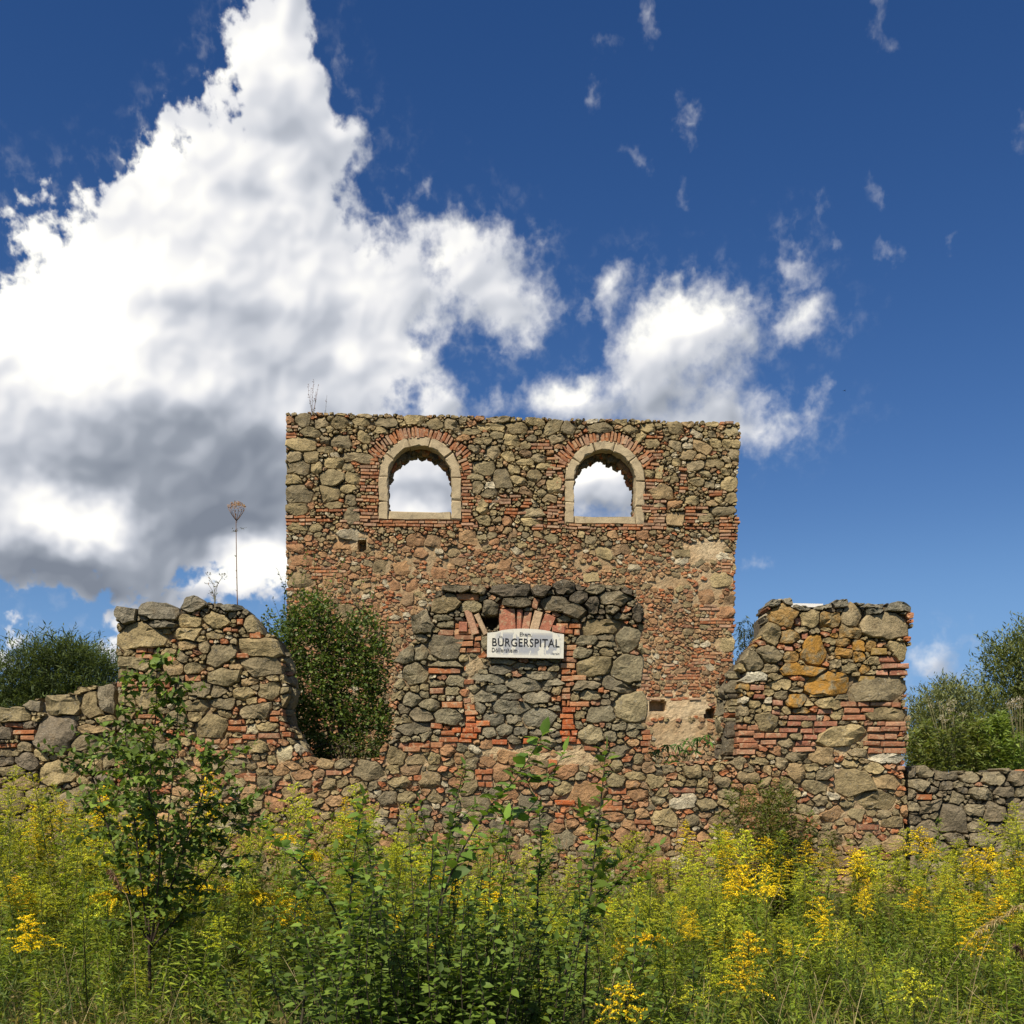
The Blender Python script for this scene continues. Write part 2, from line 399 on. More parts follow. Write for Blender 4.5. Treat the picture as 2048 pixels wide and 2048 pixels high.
class Masonry:
    def __init__(s, plane, outline, holes, res, seed, top_jit=.02, pockets=(), frames=()):
        s.pl, s.res, s.rng = plane, res, random.Random(seed)
        s.nrg = np.random.RandomState(seed)
        us = [p[0] for p in outline]; zs = [p[1] for p in outline]
        s.u0, s.z0 = min(us) - .1, min(zs) - .02
        s.nx = int((max(us) + .1 - s.u0) / res) + 1; s.nz = int((max(zs) + .1 - s.z0) / res) + 1
        s.U, s.Z = np.meshgrid(s.u0 + (np.arange(s.nx) + .5) * res, s.z0 + (np.arange(s.nz) + .5) * res)
        jx = top_jit * fbm(s.U, s.Z, 3.2, 3, .6, seed) * 1.6; jz = top_jit * fbm(s.U, s.Z, 3.2, 3, .6, seed + 9) * 1.6
        s.mask = inside_poly(s.U + jx, s.Z + jz, outline)
        hj = .022 * fbm(s.U, s.Z, 6, 3, .6, seed + 5)
        for h in holes: s.mask &= ~inside_poly(s.U + hj, s.Z + hj, h)
        s.core = s.mask.copy()                           # the mortar body runs on behind the frames and into the pockets
        s.pocket = np.zeros(s.U.shape, bool)
        for h in pockets: s.pocket |= inside_poly(s.U + .6 * hj, s.Z - .6 * hj, h)
        s.mask &= ~s.pocket
        for h in frames: s.mask &= ~inside_poly(s.U, s.Z, h)
        s.best = np.full(s.U.shape, 9.0, np.float32)
        s.lab = np.full(s.U.shape, -1, np.int32)
        s.seeds = []
        s.flush = np.zeros(s.U.shape, np.float32)        # how far the mortar comes forward, 0..1
    def add(s, q):
        ext = max(q.a, q.b) * 1.25 + .06
        i0 = max(0, int((q.u - ext - s.u0) / s.res)); i1 = min(s.nx, int((q.u + ext - s.u0) / s.res) + 1)
        j0 = max(0, int((q.z - ext - s.z0) / s.res)); j1 = min(s.nz, int((q.z + ext - s.z0) / s.res) + 1)
        if i1 <= i0 or j1 <= j0: return
        U = s.U[j0:j1, i0:i1] - q.u; Z = s.Z[j0:j1, i0:i1] - q.z
        x = U * q.c + Z * q.s; y = Z * q.c - U * q.s
        if q.kind == 'brick':
            d = np.maximum(np.abs(x) - q.a, np.abs(y) - q.b) - .004
        else:
            xa, yb = x / q.a, y / q.b
            n = (np.abs(xa) ** q.p + np.abs(yb) ** q.p) ** (1 / q.p) * .93
            for (cx_, cz_, o_) in q.poly: n = np.maximum(n, (xa * cx_ + yb * cz_) / o_)
            d = (n - 1) * (.6 * min(q.a, q.b) + .4 * max(q.a, q.b) * .7) - (.006 if q.fixed else 0)
        bb = s.best[j0:j1, i0:i1]; ll = s.lab[j0:j1, i0:i1]
        c = d < bb
        bb[c] = d[c]; ll[c] = len(s.seeds)
        s.seeds.append(q)
    def stone_px(s, cx, cy, w, h, rot=0, col=None, alpha=0.0, kind='stone', p=None, prot=None):
        u, z = s.pl.uz(cx, cy)
        k = s.pl.k
        rng = s.rng
        g_ = 1.13 if kind == 'stone' else 1.0
        col = col or rng.choice(STONE_COLS if kind == 'stone' else BRICK_COLS)
        s.add(Seed(u, z, max(.012, w / k / 2 * g_ - .004), max(.012, h / k / 2 * g_ - .004), -R(rot), p or rng.uniform(4.5, 9), rng, kind, col, alpha, True, prot))
    def brick_field(s, x0, y0, x1, y1, prob=1.0, L=.27, H=.066, joint=.012, cols=None, tilt=0.0):
        """courses of bricks over a rectangle given in pixels"""
        (u0, z1), (u1, z0) = s.pl.uz(x0, y0), s.pl.uz(x1, y1)
        rng = s.rng; z = z0; row = 0
        while z + H * .8 < z1 + .02:
            u = u0 - (rng.uniform(0, .5) * L if row % 2 else rng.uniform(0, .2) * L)
            while u < u1 - .03:
                l = rng.choice((L, L, L * .5, L * .75)) * rng.uniform(.9, 1.05)
                a, e = max(u, u0 - rng.uniform(0, .05)), min(u + l, u1 + rng.uniform(-.02, .06))
                if e - a > .04 and rng.random() < prob:
                    um, zm = (a + e) / 2, z + H / 2 + rng.uniform(-.005, .005) + tilt * ((a + e) / 2 - u0)
                    j = int((zm - s.z0) / s.res); i = int((um - s.u0) / s.res)
                    if 0 <= i < s.nx and 0 <= j < s.nz and s.mask[j, i] and s.best[j, i] > .01:
                        s.add(Seed(um, zm, (e - a) / 2 - joint / 2, H / 2 - joint / 2 + rng.uniform(-.003, .003), rng.gauss(0, .025), 8, rng, 'brick', rng.choice(cols or BRICK_COLS), 0, True))
                u += l
            z += H + rng.uniform(0, .006); row += 1
    def fill(s, passes, size_fn, kind_fn, no=None):
        """fit stones into what is left, the larger ones first"""
        ok = s.mask if no is None else (s.mask & ~no)
        rng = s.rng
        for (size, tries) in passes:
            cand = np.flatnonzero(ok & (s.best > size * .62))
            if not len(cand): continue
            pick = s.nrg.choice(cand, min(tries, len(cand)), replace=False)
            for c in pick:
                j, i = divmod(int(c), s.nx)
                u, z = float(s.U[j, i]), float(s.Z[j, i])
                sm = size_fn(u, z)
                if size > sm * 1.05: continue
                room = float(s.best[j, i])
                if room < size * .62: continue
                kind, col, al = kind_fn(u, z, size)
                b = min(size, room * rng.uniform(.92, 1.1))
                a = b * rng.uniform(1.05, 2.0)
                if kind == 'brick':
                    b = min(b, .032); a = min(max(a, b * 1.8), .13)
                s.add(Seed(u, z, a, b, rng.gauss(0, .25), rng.uniform(4, 9), rng, 'chip' if kind == 'brick' else 'stone', col, al))
    def pieces(s, gap=.010, joint=.005, prot_fn=None, edge_depth=.28):
        """one closed lump per cell"""
        out = []
        sel = s.mask & (s.lab >= 0) & (s.best < gap)
        idx = np.flatnonzero(sel)
        labs = s.lab.ravel()[idx]
        order = np.argsort(labs, kind='stable'); idx = idx[order]; labs = labs[order]
        starts = np.flatnonzero(np.r_[True, labs[1:] != labs[:-1]]); ends = np.r_[starts[1:], len(labs)]
        er = s.mask.copy()
        for _ in range(3):
            e2 = er.copy(); e2[1:] &= er[:-1]; e2[:-1] &= er[1:]; e2[:, 1:] &= er[:, :-1]; e2[:, :-1] &= er[:, 1:]; er = e2
        rim = (s.mask & ~er).ravel()
        Uf, Zf = s.U.ravel(), s.Z.ravel()
        rng = s.rng
        for a, e in zip(starts, ends):
            n = e - a
            if n < 6: continue
            q = s.seeds[labs[a]]
            ii = idx[a:e]
            u = Uf[ii]; z = Zf[ii]
            cu, cz = float(u.mean()), float(z.mean())
            area = n * s.res ** 2
            depth = edge_depth * rng.uniform(.8, 1.2) if rim[ii].any() else .11
            pr = (prot_fn(cu, cz, area) if prot_fn else .03) if q.prot is None else q.prot
            if q.kind == 'brick':
                vs, fs = brick_lump(q, rng, pr * .8 + .004, depth)
            else:
                r = math.sqrt(area / math.pi)
                kk = 8 if r < .03 else (11 if r < .06 else (15 if r < .11 else 20))
                th = np.arctan2(z - cz, u - cu); rr = np.hypot(u - cu, z - cz)
                ang0 = rng.uniform(0, 6.28)
                A = [ang0 + 6.2832 * (i + rng.uniform(-.28, .28)) / kk for i in range(kk)]
                rad = []
                for t in A:
                    dt = np.abs((th - t + math.pi) % 6.28319 - math.pi)
                    mk = dt < 2.2 / kk
                    m = float(rr[mk].max()) if mk.any() else r * .5
                    near = dt < .8 / kk
                    if near.any(): m = .3 * m + .7 * float(rr[near].max())
                    rad.append(max(m + s.res * .5 - joint, r * .3))
                vs, fs = stone_lump(cu, cz, A, rad, pr, depth, rng, r)
            out.append((q.kind, area, cu, cz, vs, fs, (*q.col, q.alpha)))
        return out
    def core_mesh(s, step, thick, col_fn, back_col=(.16, .14, .10), deep=.06, seed=5):
        """the mortar body between the stones"""
        er = s.core.copy()
        for _ in range(max(1, int(.02 / s.res))):
            e2 = er.copy(); e2[1:] &= er[:-1]; e2[:-1] &= er[1:]; e2[:, 1:] &= er[:, :-1]; e2[:, :-1] &= er[:, 1:]; er = e2
        k = max(1, int(round(step / s.res)))
        m = er[::k, ::k]; U = s.U[::k, ::k]; Z = s.Z[::k, ::k]; F = s.flush[::k, ::k]
        ny, nx = m.shape
        nz1 = fbm(U, Z, 9, 4, .6, seed)
        Y = deep * (1 - F) - .004 * F + .022 * nz1
        Y = np.where(s.pocket[::k, ::k], .38, Y)
        Yb = thick + .03 * fbm(U, Z, 5, 3, .6, seed + 3)
        vid = np.full(m.shape, -1, np.int64); vid[m] = np.arange(m.sum())
        nv = int(m.sum())
        C = col_fn(U[m], Z[m], F[m])
        vf = np.stack([U[m], Y[m], Z[m]], 1); vb = np.stack([U[m], Yb[m], Z[m]], 1)
        quad = m[:-1, :-1] & m[1:, :-1] & m[:-1, 1:] & m[1:, 1:]
        j, i = np.nonzero(quad)
        f1 = np.stack([vid[j, i], vid[j, i + 1], vid[j + 1, i + 1], vid[j + 1, i]], 1)
        f2 = f1[:, ::-1] + nv
        qp = np.pad(quad, 1)
        sides = []
        for (dj, di, a, b) in ((0, -1, (1, 0), (0, 0)), (0, 1, (0, 1), (1, 1)), (-1, 0, (0, 0), (0, 1)), (1, 0, (1, 1), (1, 0))):
            ed = quad & ~qp[1 + dj:1 + dj + quad.shape[0], 1 + di:1 + di + quad.shape[1]]
            jj, ii = np.nonzero(ed)
            A = vid[jj + a[0], ii + a[1]]; B = vid[jj + b[0], ii + b[1]]
            sides.append(np.stack([B, A, A + nv, B + nv], 1))
        faces = np.concatenate([f1, f2] + sides).tolist()
        cols = np.concatenate([np.c_[C, np.ones(nv)], np.c_[np.tile(back_col, (nv, 1)), np.ones(nv)]])
        return np.concatenate([vf, vb]).tolist(), faces, cols

def stone_lump(cu, cz, A, rad, pr, depth, rng, r):
    """a broken stone: a rough outline, a nearly flat face and a few chipped planes falling to its edges"""
    n = len(A)
    tx, tz = rng.gauss(0, .13), rng.gauss(.04, .13)
    chips = []
    for _ in range(rng.choice((2, 3, 3, 4))):
        a = rng.uniform(0, 6.283); chips.append((math.cos(a), math.sin(a), rng.uniform(.30, .85) * r, rng.uniform(.25, .9)))
    ox, oz = rng.uniform(0, 50), rng.uniform(0, 50)
    def face(x, z):
        y = -pr * 1.08 + x * tx + z * tz
        for (cx_, cz_, d, sl) in chips:
            y = max(y, -pr * 1.08 + (x * cx_ + z * cz_ - d) * sl)
        y += mnoise.noise((x / max(r, .03) * 1.3 + ox, z / max(r, .03) * 1.3 + oz, 0)) * min(.5 * pr, .03)
        return min(y, pr * .25 + .01)
    V = []; F = []
    rings = [(0, .9), (1, 1.0), (2, .90)]
    if r > .06: rings.append((2, .52))
    for (t, k) in rings:
        for i in range(n):
            kk = k * (1 + rng.uniform(-.04, .04))
            x = math.cos(A[i]) * rad[i] * kk; z = math.sin(A[i]) * rad[i] * kk
            if t == 0: y = depth
            elif t == 1: y = min(face(x, z) + pr * rng.uniform(.45, .95), depth * .8)
            else: y = face(x, z) + rng.uniform(-.06, .06) * pr
            V.append((cu + x, y, cz + z))
    x, z = rng.uniform(-.2, .2) * r, rng.uniform(-.2, .2) * r
    V.append((cu + x, face(x, z), cz + z))
    nr = len(rings)
    for q in range(nr - 1):
        for i in range(n):
            j = (i + 1) % n
            F.append((q * n + i, q * n + j, (q + 1) * n + j, (q + 1) * n + i))
    for i in range(n):
        F.append(((nr - 1) * n + i, (nr - 1) * n + (i + 1) % n, nr * n))
    return V, F

def brick_lump(q, rng, pr, depth):
    V = []
    y0 = rng.uniform(-.008, .012)
    for (y, k) in ((depth, 1.0), (y0 - pr * .6, 1.0), (y0 - pr, None)):
        for (sx, sz) in ((-1, -1), (1, -1), (1, 1), (-1, 1)):
            a = q.a * sx; b = q.b * sz
            if k is None: a -= sx * rng.uniform(.003, .012); b -= sz * rng.uniform(.003, .010)
            a += rng.uniform(-.006, .006); b += rng.uniform(-.004, .004)
            V.append((q.u + a * q.c - b * q.s, y + (rng.uniform(-.005, .005) if y < depth else 0), q.z + a * q.s + b * q.c))
    F = []
    for r in (0, 4):
        for i in range(4):
            j = (i + 1) % 4
            F.append((r + i, r + j, r + 4 + j, r + 4 + i))
    F.append((8, 9, 10, 11))
    return V, F

def lay(pieces, parent, hidden_fn, mats, limit=290):
    """the largest stones and bricks in view each as a part, the rest joined as rubble"""
    groups = {'stone': [], 'brick': []}; rest = []
    for p in sorted(pieces, key=lambda q: -q[1]):
        g = 'stone' if p[0] == 'stone' else 'brick'
        if p[0] != 'chip' and len(groups[g]) < limit and not hidden_fn(p[2], p[3]):
            groups[g].append(p)
        else:
            rest.append(p)
    for g in ('stone', 'brick'):
        for (kind, area, cu, cz, vs, fs, col) in groups[g]:
            vs = [(a - cu, b, c - cz) for a, b, c in vs]
            mesh_obj(g, vs, fs, mats[g](cu, cz), parent, [col] * len(vs), loc=(cu, 0, cz))
    for nm, sel in (('stone_rubble', lambda k: k == 'stone'), ('brick_rubble', lambda k: k != 'stone')):
        V, F, C = [], [], []
        for p in rest:
            if not sel(p[0]): continue
            o = len(V); V += p[4]; F += [tuple(i + o for i in f) for f in p[5]]; C += [p[6]] * len(p[4])
        if V:
            tag(mesh_obj(nm, V, F, mats['stone' if nm[0] == 's' else 'brick'](0, 0), parent, C), kind='stuff')
    return len(groups['stone']), len(groups['brick']), len(rest)

def zl(pts, ox, oy, s): return [(ox + p[0] * s, oy + p[1] * s) + tuple(p[2:]) for p in pts]
def put_stones(M, rows, ox, oy, s, cols=None, kind='stone', alpha=0.0, prot=None):
    for r in rows:
        cx, cy, w, h = r[:4]
        rot = r[4] if len(r) > 4 and not isinstance(r[4], tuple) else 0
        M.stone_px(ox + cx * s, oy + cy * s, w * s, h * s, rot, M.rng.choice(cols) if cols else None, alpha, kind, prot=prot,
                   p=(6 if kind == 'brick' else None))
def blob_mask(M, rows):
    """soft patches (pixel centre, radii) as a 0..1 field over the wall"""
    f = np.zeros(M.U.shape, np.float32)
    wob = .45 * fbm(M.U, M.Z, 3.0, 4, .6, 777) + .55 * fbm(M.U, M.Z, 11.0, 3, .6, 778)
    for (px_, py_, rx, ry, k) in rows:
        u, z = M.pl.uz(px_, py_)
        d = np.sqrt(((M.U - u) / (rx / M.pl.k)) ** 2 + ((M.Z - z) / (ry / M.pl.k)) ** 2) + wob
        f = np.maximum(f, k * (1 - sstep(d, .45, 1.2)))
    return f
def at_uz(M, F, u, z):
    i = min(M.nx - 1, max(0, int((u - M.u0) / M.res))); j = min(M.nz - 1, max(0, int((z - M.z0) / M.res)))
    return float(F[j, i])
def arch_poly(cx, spring, r, bottom, n=20, sq=1.0):
    return [(cx - r, bottom), (cx - r, spring)] + [(cx - r * math.cos(math.pi * i / n), spring - r * sq * math.sin(math.pi * i / n)) for i in range(1, n)] + [(cx + r, spring), (cx + r, bottom)]

# =================================================================== the tall gable wall with two arched windows
TP_ = Plane(23.0, R(3.1))
gable = empty('ruined_gable_wall', (0, TP_.y0, 0), TP_.yaw, 'tall roofless rubble stone and brick wall with two arched window openings against the sky', 'wall')
GW = [(840.0, 955.0, 63.0, 1024.0, 82.0, 1040.5), (1209.5, 962.0, 62.0, 1033.0, 80.5, 1048.5)]     # cx, springing, inner r, sill top, outer r, foot
edge_r = [(1479, 844), (1480, 880), (1477, 940), (1476, 985), (1473, 1010), (1476, 1060), (1472, 1110), (1472, 1160), (1469, 1230), (1468, 1330), (1466, 1480), (1466, 1720)]
g_out = TP_.poly([(571, 1720), (573, 1500), (573, 1240), (572, 1100), (571, 1000), (572, 900), (571, 826), (640, 826), (760, 829), (900, 831), (1000, 834), (1100, 837), (1250, 840), (1400, 843)] + edge_r)
g_holes = [TP_.poly(arch_poly(cx, sp + 1, ri + 3, st + 6)) for (cx, sp, ri, st, ro, ft) in GW]
g_frames = [TP_.poly(arch_poly(cx, sp, ro, ft)) for (cx, sp, ri, st, ro, ft) in GW]
g_pockets = [TP_.poly([(1298, 1402), (1330, 1402), (1331, 1422), (1299, 1422)]), TP_.poly([(1411, 1418), (1428, 1416), (1429, 1436), (1410, 1437)]),
            TP_.poly([(718, 1078), (730, 1078), (731, 1103), (717, 1103)])]
G = Masonry(TP_, g_out, g_holes, .0125, 3, .022, g_pockets, g_frames)
S1 = .2588
FADED = BRICK_COLS + [(.40, .24, .15), (.36, .20, .12), (.44, .29, .18), (.30, .18, .11)]
# bricks round the windows: two rings of headers over the arch, courses up the sides and under the sills
def arch_bricks(M, cx, spring, r0, r1, a0, a1, n, cols, prob=1.0):
    u0, zs = M.pl.uz(cx, spring)
    for i in range(n):
        t = R(a0 + (a1 - a0) * (i + .5) / n)
        rm, hl = (r0 + r1) / 2 / M.pl.k, (r1 - r0) / 2 / M.pl.k
        wd = (r0 + r1) / 2 * abs(R(a1 - a0)) / n / M.pl.k / 2
        rng = M.rng
        if rng.random() > prob: continue
        wd *= rng.uniform(.75, 1.1); hl *= rng.uniform(.70, 1.08); rm += rng.uniform(-.015, .015)
        M.add(Seed(u0 + math.cos(t) * rm, zs + math.sin(t) * rm, hl, wd - .006, t + rng.gauss(0, .06), 8, rng, 'brick', rng.choice(cols), 0, True))
for (cx, sp, ri, st, ro, ft) in GW:
    arch_bricks(G, cx, sp + 28, ro + 25, ro + 47, 36, 144, 31, FADED, .80)
    arch_bricks(G, cx, sp + 8, ro + 4, ro + 24, 14, 166, 30, FADED, .62)
OB = BRICK_COLS
for (x0, y0, x1, y1, pr) in [(722, 925, 756, 1045, .85), (742, 880, 760, 930, .7), (925, 925, 944, 1052, .9), (728, 1041, 955, 1056, .92), (612, 1015, 690, 1045, .85),
                             (573, 1032, 640, 1052, .85), (690, 1000, 722, 1050, .75), (1115, 905, 1128, 1055, .85), (1095, 1015, 1128, 1058, .9), (1292, 900, 1322, 985, .75),
                             (1285, 985, 1330, 1060, .85), (1130, 1049, 1335, 1062, .95), (1372, 1015, 1418, 1060, .8), (1440, 1032, 1476, 1080, .95), (1000, 990, 1060, 1030, .55),
                             (1065, 1000, 1100, 1062, .6), (1400, 1238, 1470, 1262, .85), (1445, 1120, 1462, 1145, .9), (573, 845, 594, 878, .7), (1062, 880, 1100, 900, .8),
                             (1095, 912, 1128, 955, .75), (1420, 982, 1455, 994, .95), (574, 1080, 610, 1088, .9), (574, 1174, 606, 1182, .9), (1400, 1210, 1440, 1222, .5),
                             (1295, 868, 1330, 878, .9), (1440, 843, 1478, 850, .9), (1385, 1300, 1466, 1330, .55), (1300, 1394, 1400, 1402, .9), (760, 1240, 960, 1262, .35),
                             (1230, 1340, 1300, 1400, .55), (1330, 1330, 1400, 1400, .45), (610, 1130, 690, 1160, .5), (1360, 935, 1372, 1000, .5), (940, 1000, 1000, 1020, .6)]:
    G.brick_field(x0, y0, x1, y1, pr * .9, cols=FADED)
for rows, ox in (([(265,160,110,110),(395,185,90,80),(540,175,130,100),(710,170,130,80),(895,180,170,80),(1110,150,140,90),(1270,190,120,80),(1400,195,110,70),(1560,250,140,60),(1720,210,240,60),(320,250,140,70),(230,335,210,110),(550,325,130,90),(420,390,120,50),(690,450,220,70),(320,450,110,90),(180,440,110,90),(210,525,180,100),(355,525,90,90),(480,610,170,120),(650,610,130,80),(600,520,80,60),(180,615,120,80),(220,735,220,150),(470,730,150,110),(600,690,110,70),(490,815,120,70),(200,845,170,120),(630,900,120,110),(620,770,80,80),(1720,410,110,100),(1650,530,180,100),(1790,610,140,130),(1580,590,110,70),(1640,320,120,60),(1640,830,110,130),(1650,930,100,70),(210,980,170,60),(350,990,100,70)], 540),
                 ([(130,220,150,90),(270,170,160,70),(410,215,160,90,-25),(530,220,100,90),(770,220,200,90),(1010,230,100,70),(1140,220,100,80),(1360,220,130,110),(1450,185,100,60),(90,320,130,90),(200,350,90,60),(200,485,150,60),(300,455,120,70),(360,520,130,50),(420,660,120,100),(270,590,120,100),(1785,340,130,70),(1810,430,90,90),(1770,650,150,110),(1790,760,100,100),(1740,860,190,70),(1520,640,110,70),(1240,720,170,120),(1350,920,140,120),(1225,560,60,120),(1230,820,130,50),(1590,910,120,60),(260,870,160,70),(240,945,140,70)], 1000)):
    put_stones(G, rows, ox, 800, S1)
G.stone_px(985, 1008, 50, 8, -46, (.55, .46, .30), prot=.03); G.stone_px(1066, 1003, 26, 6, 38, (.50, .42, .27), prot=.03)
G.stone_px(1462, 865, 24, 18, 0, (.40, .33, .18))
put_stones(G, [(1860,1030,80,80),(1130,1080,130,100),(1270,1090,120,100),(560,1120,140,80),(1160,1180,100,80),(1020,1300,130,110),(870,1290,120,90),(1410,1180,110,80),(1530,1070,140,100),(1460,1250,120,70),(1310,1340,110,80),(970,1430,90,80),(1095,1440,80,90),(240,1235,190,80),(240,1400,200,110),(440,1410,110,90),(1065,1535,80,90),(580,1630,110,90),(1810,1280,110,80),(200,1140,130,70)], 540, 800, S1, WARM_COLS)
put_stones(G, [(80,1020,90,80),(690,1080,90,80),(930,1160,140,80),(400,1075,100,80),(800,1190,130,80),(1400,1190,130,70),(1710,1390,220,110),(1580,1530,130,110),(1770,1550,90,90),(1740,1640,140,90),(1750,1890,160,110),(700,1370,120,70),(870,1040,80,80),(1100,1040,100,70)], 1000, 800, S1, WARM_COLS + STONE_COLS)
put_stones(G, [(640,1050,180,90)], 540, 800, S1, PALE_COLS)
put_stones(G, [(1740,1210,180,60), (1390,1250,110,60)], 1000, 800, S1, PALE_COLS)
g_line = TP_.uz(1024, 1062)[1]
g_plaster = blob_mask(G, [(1350, 1415, 120, 42, 1.0), (1360, 1470, 110, 60, .9), (700, 1080, 70, 34, .9), (1410, 1100, 75, 40, .95), (1340, 1165, 70, 26, .8), (1395, 1150, 50, 35, .7), (1060, 1130, 60, 30, .6), (860, 1120, 110, 40, .72), (980, 1090, 90, 26, .70), (1180, 1120, 80, 40, .72), (760, 1180, 80, 40, .7), (1250, 1230, 120, 50, .72), (1420, 1180, 60, 60, .75)])
G.flush[:] = np.clip(.22 + .60 * sstep(G.Z, g_line + .25, g_line - .6) + .32 * fbm(G.U, G.Z, .9, 3, .6, 5), .05, .90)
G.flush = np.maximum(G.flush, g_plaster * .98)
for q in g_frames: G.flush[inside_poly(G.U, G.Z, q)] = .2
def g_size(u, z):
    return .135 if z > g_line else (.085 if G.rng.random() < .12 else .066)
def g_kind(u, z, size):
    low = min(1, max(0, (g_line + .5 - z) / 1.5))
    r = G.rng.random()
    pl = at_uz(G, g_plaster, u, z)
    if r < (.08 + .24 * low if size < .07 else .0): return 'brick', G.rng.choice(BRICK_COLS), 0
    if r > .93: return 'stone', G.rng.choice(PALE_COLS), 0
    if G.rng.random() < .25 + low * .6: return 'stone', G.rng.choice(WARM_COLS), 0
    return 'stone', G.rng.choice(STONE_COLS), 0
G.fill([(.16, 500), (.12, 900), (.09, 1500), (.065, 2600), (.045, 3600), (.032, 4000), (.023, 1800)], g_size, g_kind, no=(g_plaster + .35 * fbm(G.U, G.Z, 5, 3, .6, 61) > .66))
def g_prot(u, z, a): return .022 + .03 * max(0, min(1, (z - g_line + .6) / 1.0)) + G.rng.uniform(-.01, .014)
gp = G.pieces(.019, .005, g_prot, .3)
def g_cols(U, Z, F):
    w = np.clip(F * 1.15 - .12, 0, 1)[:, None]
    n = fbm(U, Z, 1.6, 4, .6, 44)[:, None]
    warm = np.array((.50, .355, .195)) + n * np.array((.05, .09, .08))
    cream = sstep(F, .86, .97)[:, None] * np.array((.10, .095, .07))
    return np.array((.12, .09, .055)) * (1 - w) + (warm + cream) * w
V, F_, C_ = G.core_mesh(.0375, .68, g_cols)
mesh_obj('mortar_core', V, F_, M_MORTAR, gable, C_)
print('gable', lay(gp, gable, lambda u, z: z < TP_.uz(0, 1500)[1], {'stone': lambda u, z: M_STONE, 'brick': lambda u, z: M_BRICK}))

# dressed sandstone surrounds
def sandstone():
    m, b, out = new_mat('dressed_sandstone')
    p = principled(b, out, 0.9, .15)
    co = obj_co(b)
    n1 = b.noise(co, 6, 5, .6); n2 = b.noise(co, 45, 4, .6)
    c = b.mix(b.ramp(n1, .3, .7), (.50, .40, .245, 1), (.40, .315, .19, 1))
    c = b.mix(b.ramp(n2, .45, .75, 0, .5), c, (.33, .26, .16, 1))
    c = b.mix(b.ramp(b.noise(co, 5, 6, .7), .52, .68, 0, .7), c, (.21, .17, .115, 1))
    b.link(c, p.inputs['Base Color'])
    b.link(bump(b, b.m('ADD', n1, b.m('MULTIPLY', n2, .5)), .6, .02), p.inputs['Normal'])
    return m
M_SAND = sandstone()
def block(name, ring, y0, y1, parent, rng, mat=None):
    """a closed block from an outline in the wall plane, its front edges worn"""
    n = len(ring); cu = sum(p[0] for p in ring) / n; cz = sum(p[1] for p in ring) / n
    V = []
    for (y, sh) in ((y1, 0), (y0 + .028, 0), (y0, .026)):
        for (u, z) in ring:
            d = math.hypot(u - cu, z - cz) or 1
            V.append((u - (u - cu) / d * sh * rng.uniform(.2, 1.8) + rng.uniform(-.012, .012), y + (rng.uniform(-.004, .004) if y < y1 else 0), z - (z - cz) / d * sh * rng.uniform(.2, 1.8) + rng.uniform(-.012, .012)))
    F = [tuple(range(n))]
    for q in (0, n):
        F += [(q + i, q + n + i, q + n + (i + 1) % n, q + (i + 1) % n) for i in range(n)]
    F.append(tuple(range(3 * n - 1, 2 * n - 1, -1)))
    V = [(a - cu, b_, c - cz) for a, b_, c in V]
    return mesh_obj(name, V, F, mat or M_SAND, parent, loc=(cu, 0, cz))
rg = random.Random(8)
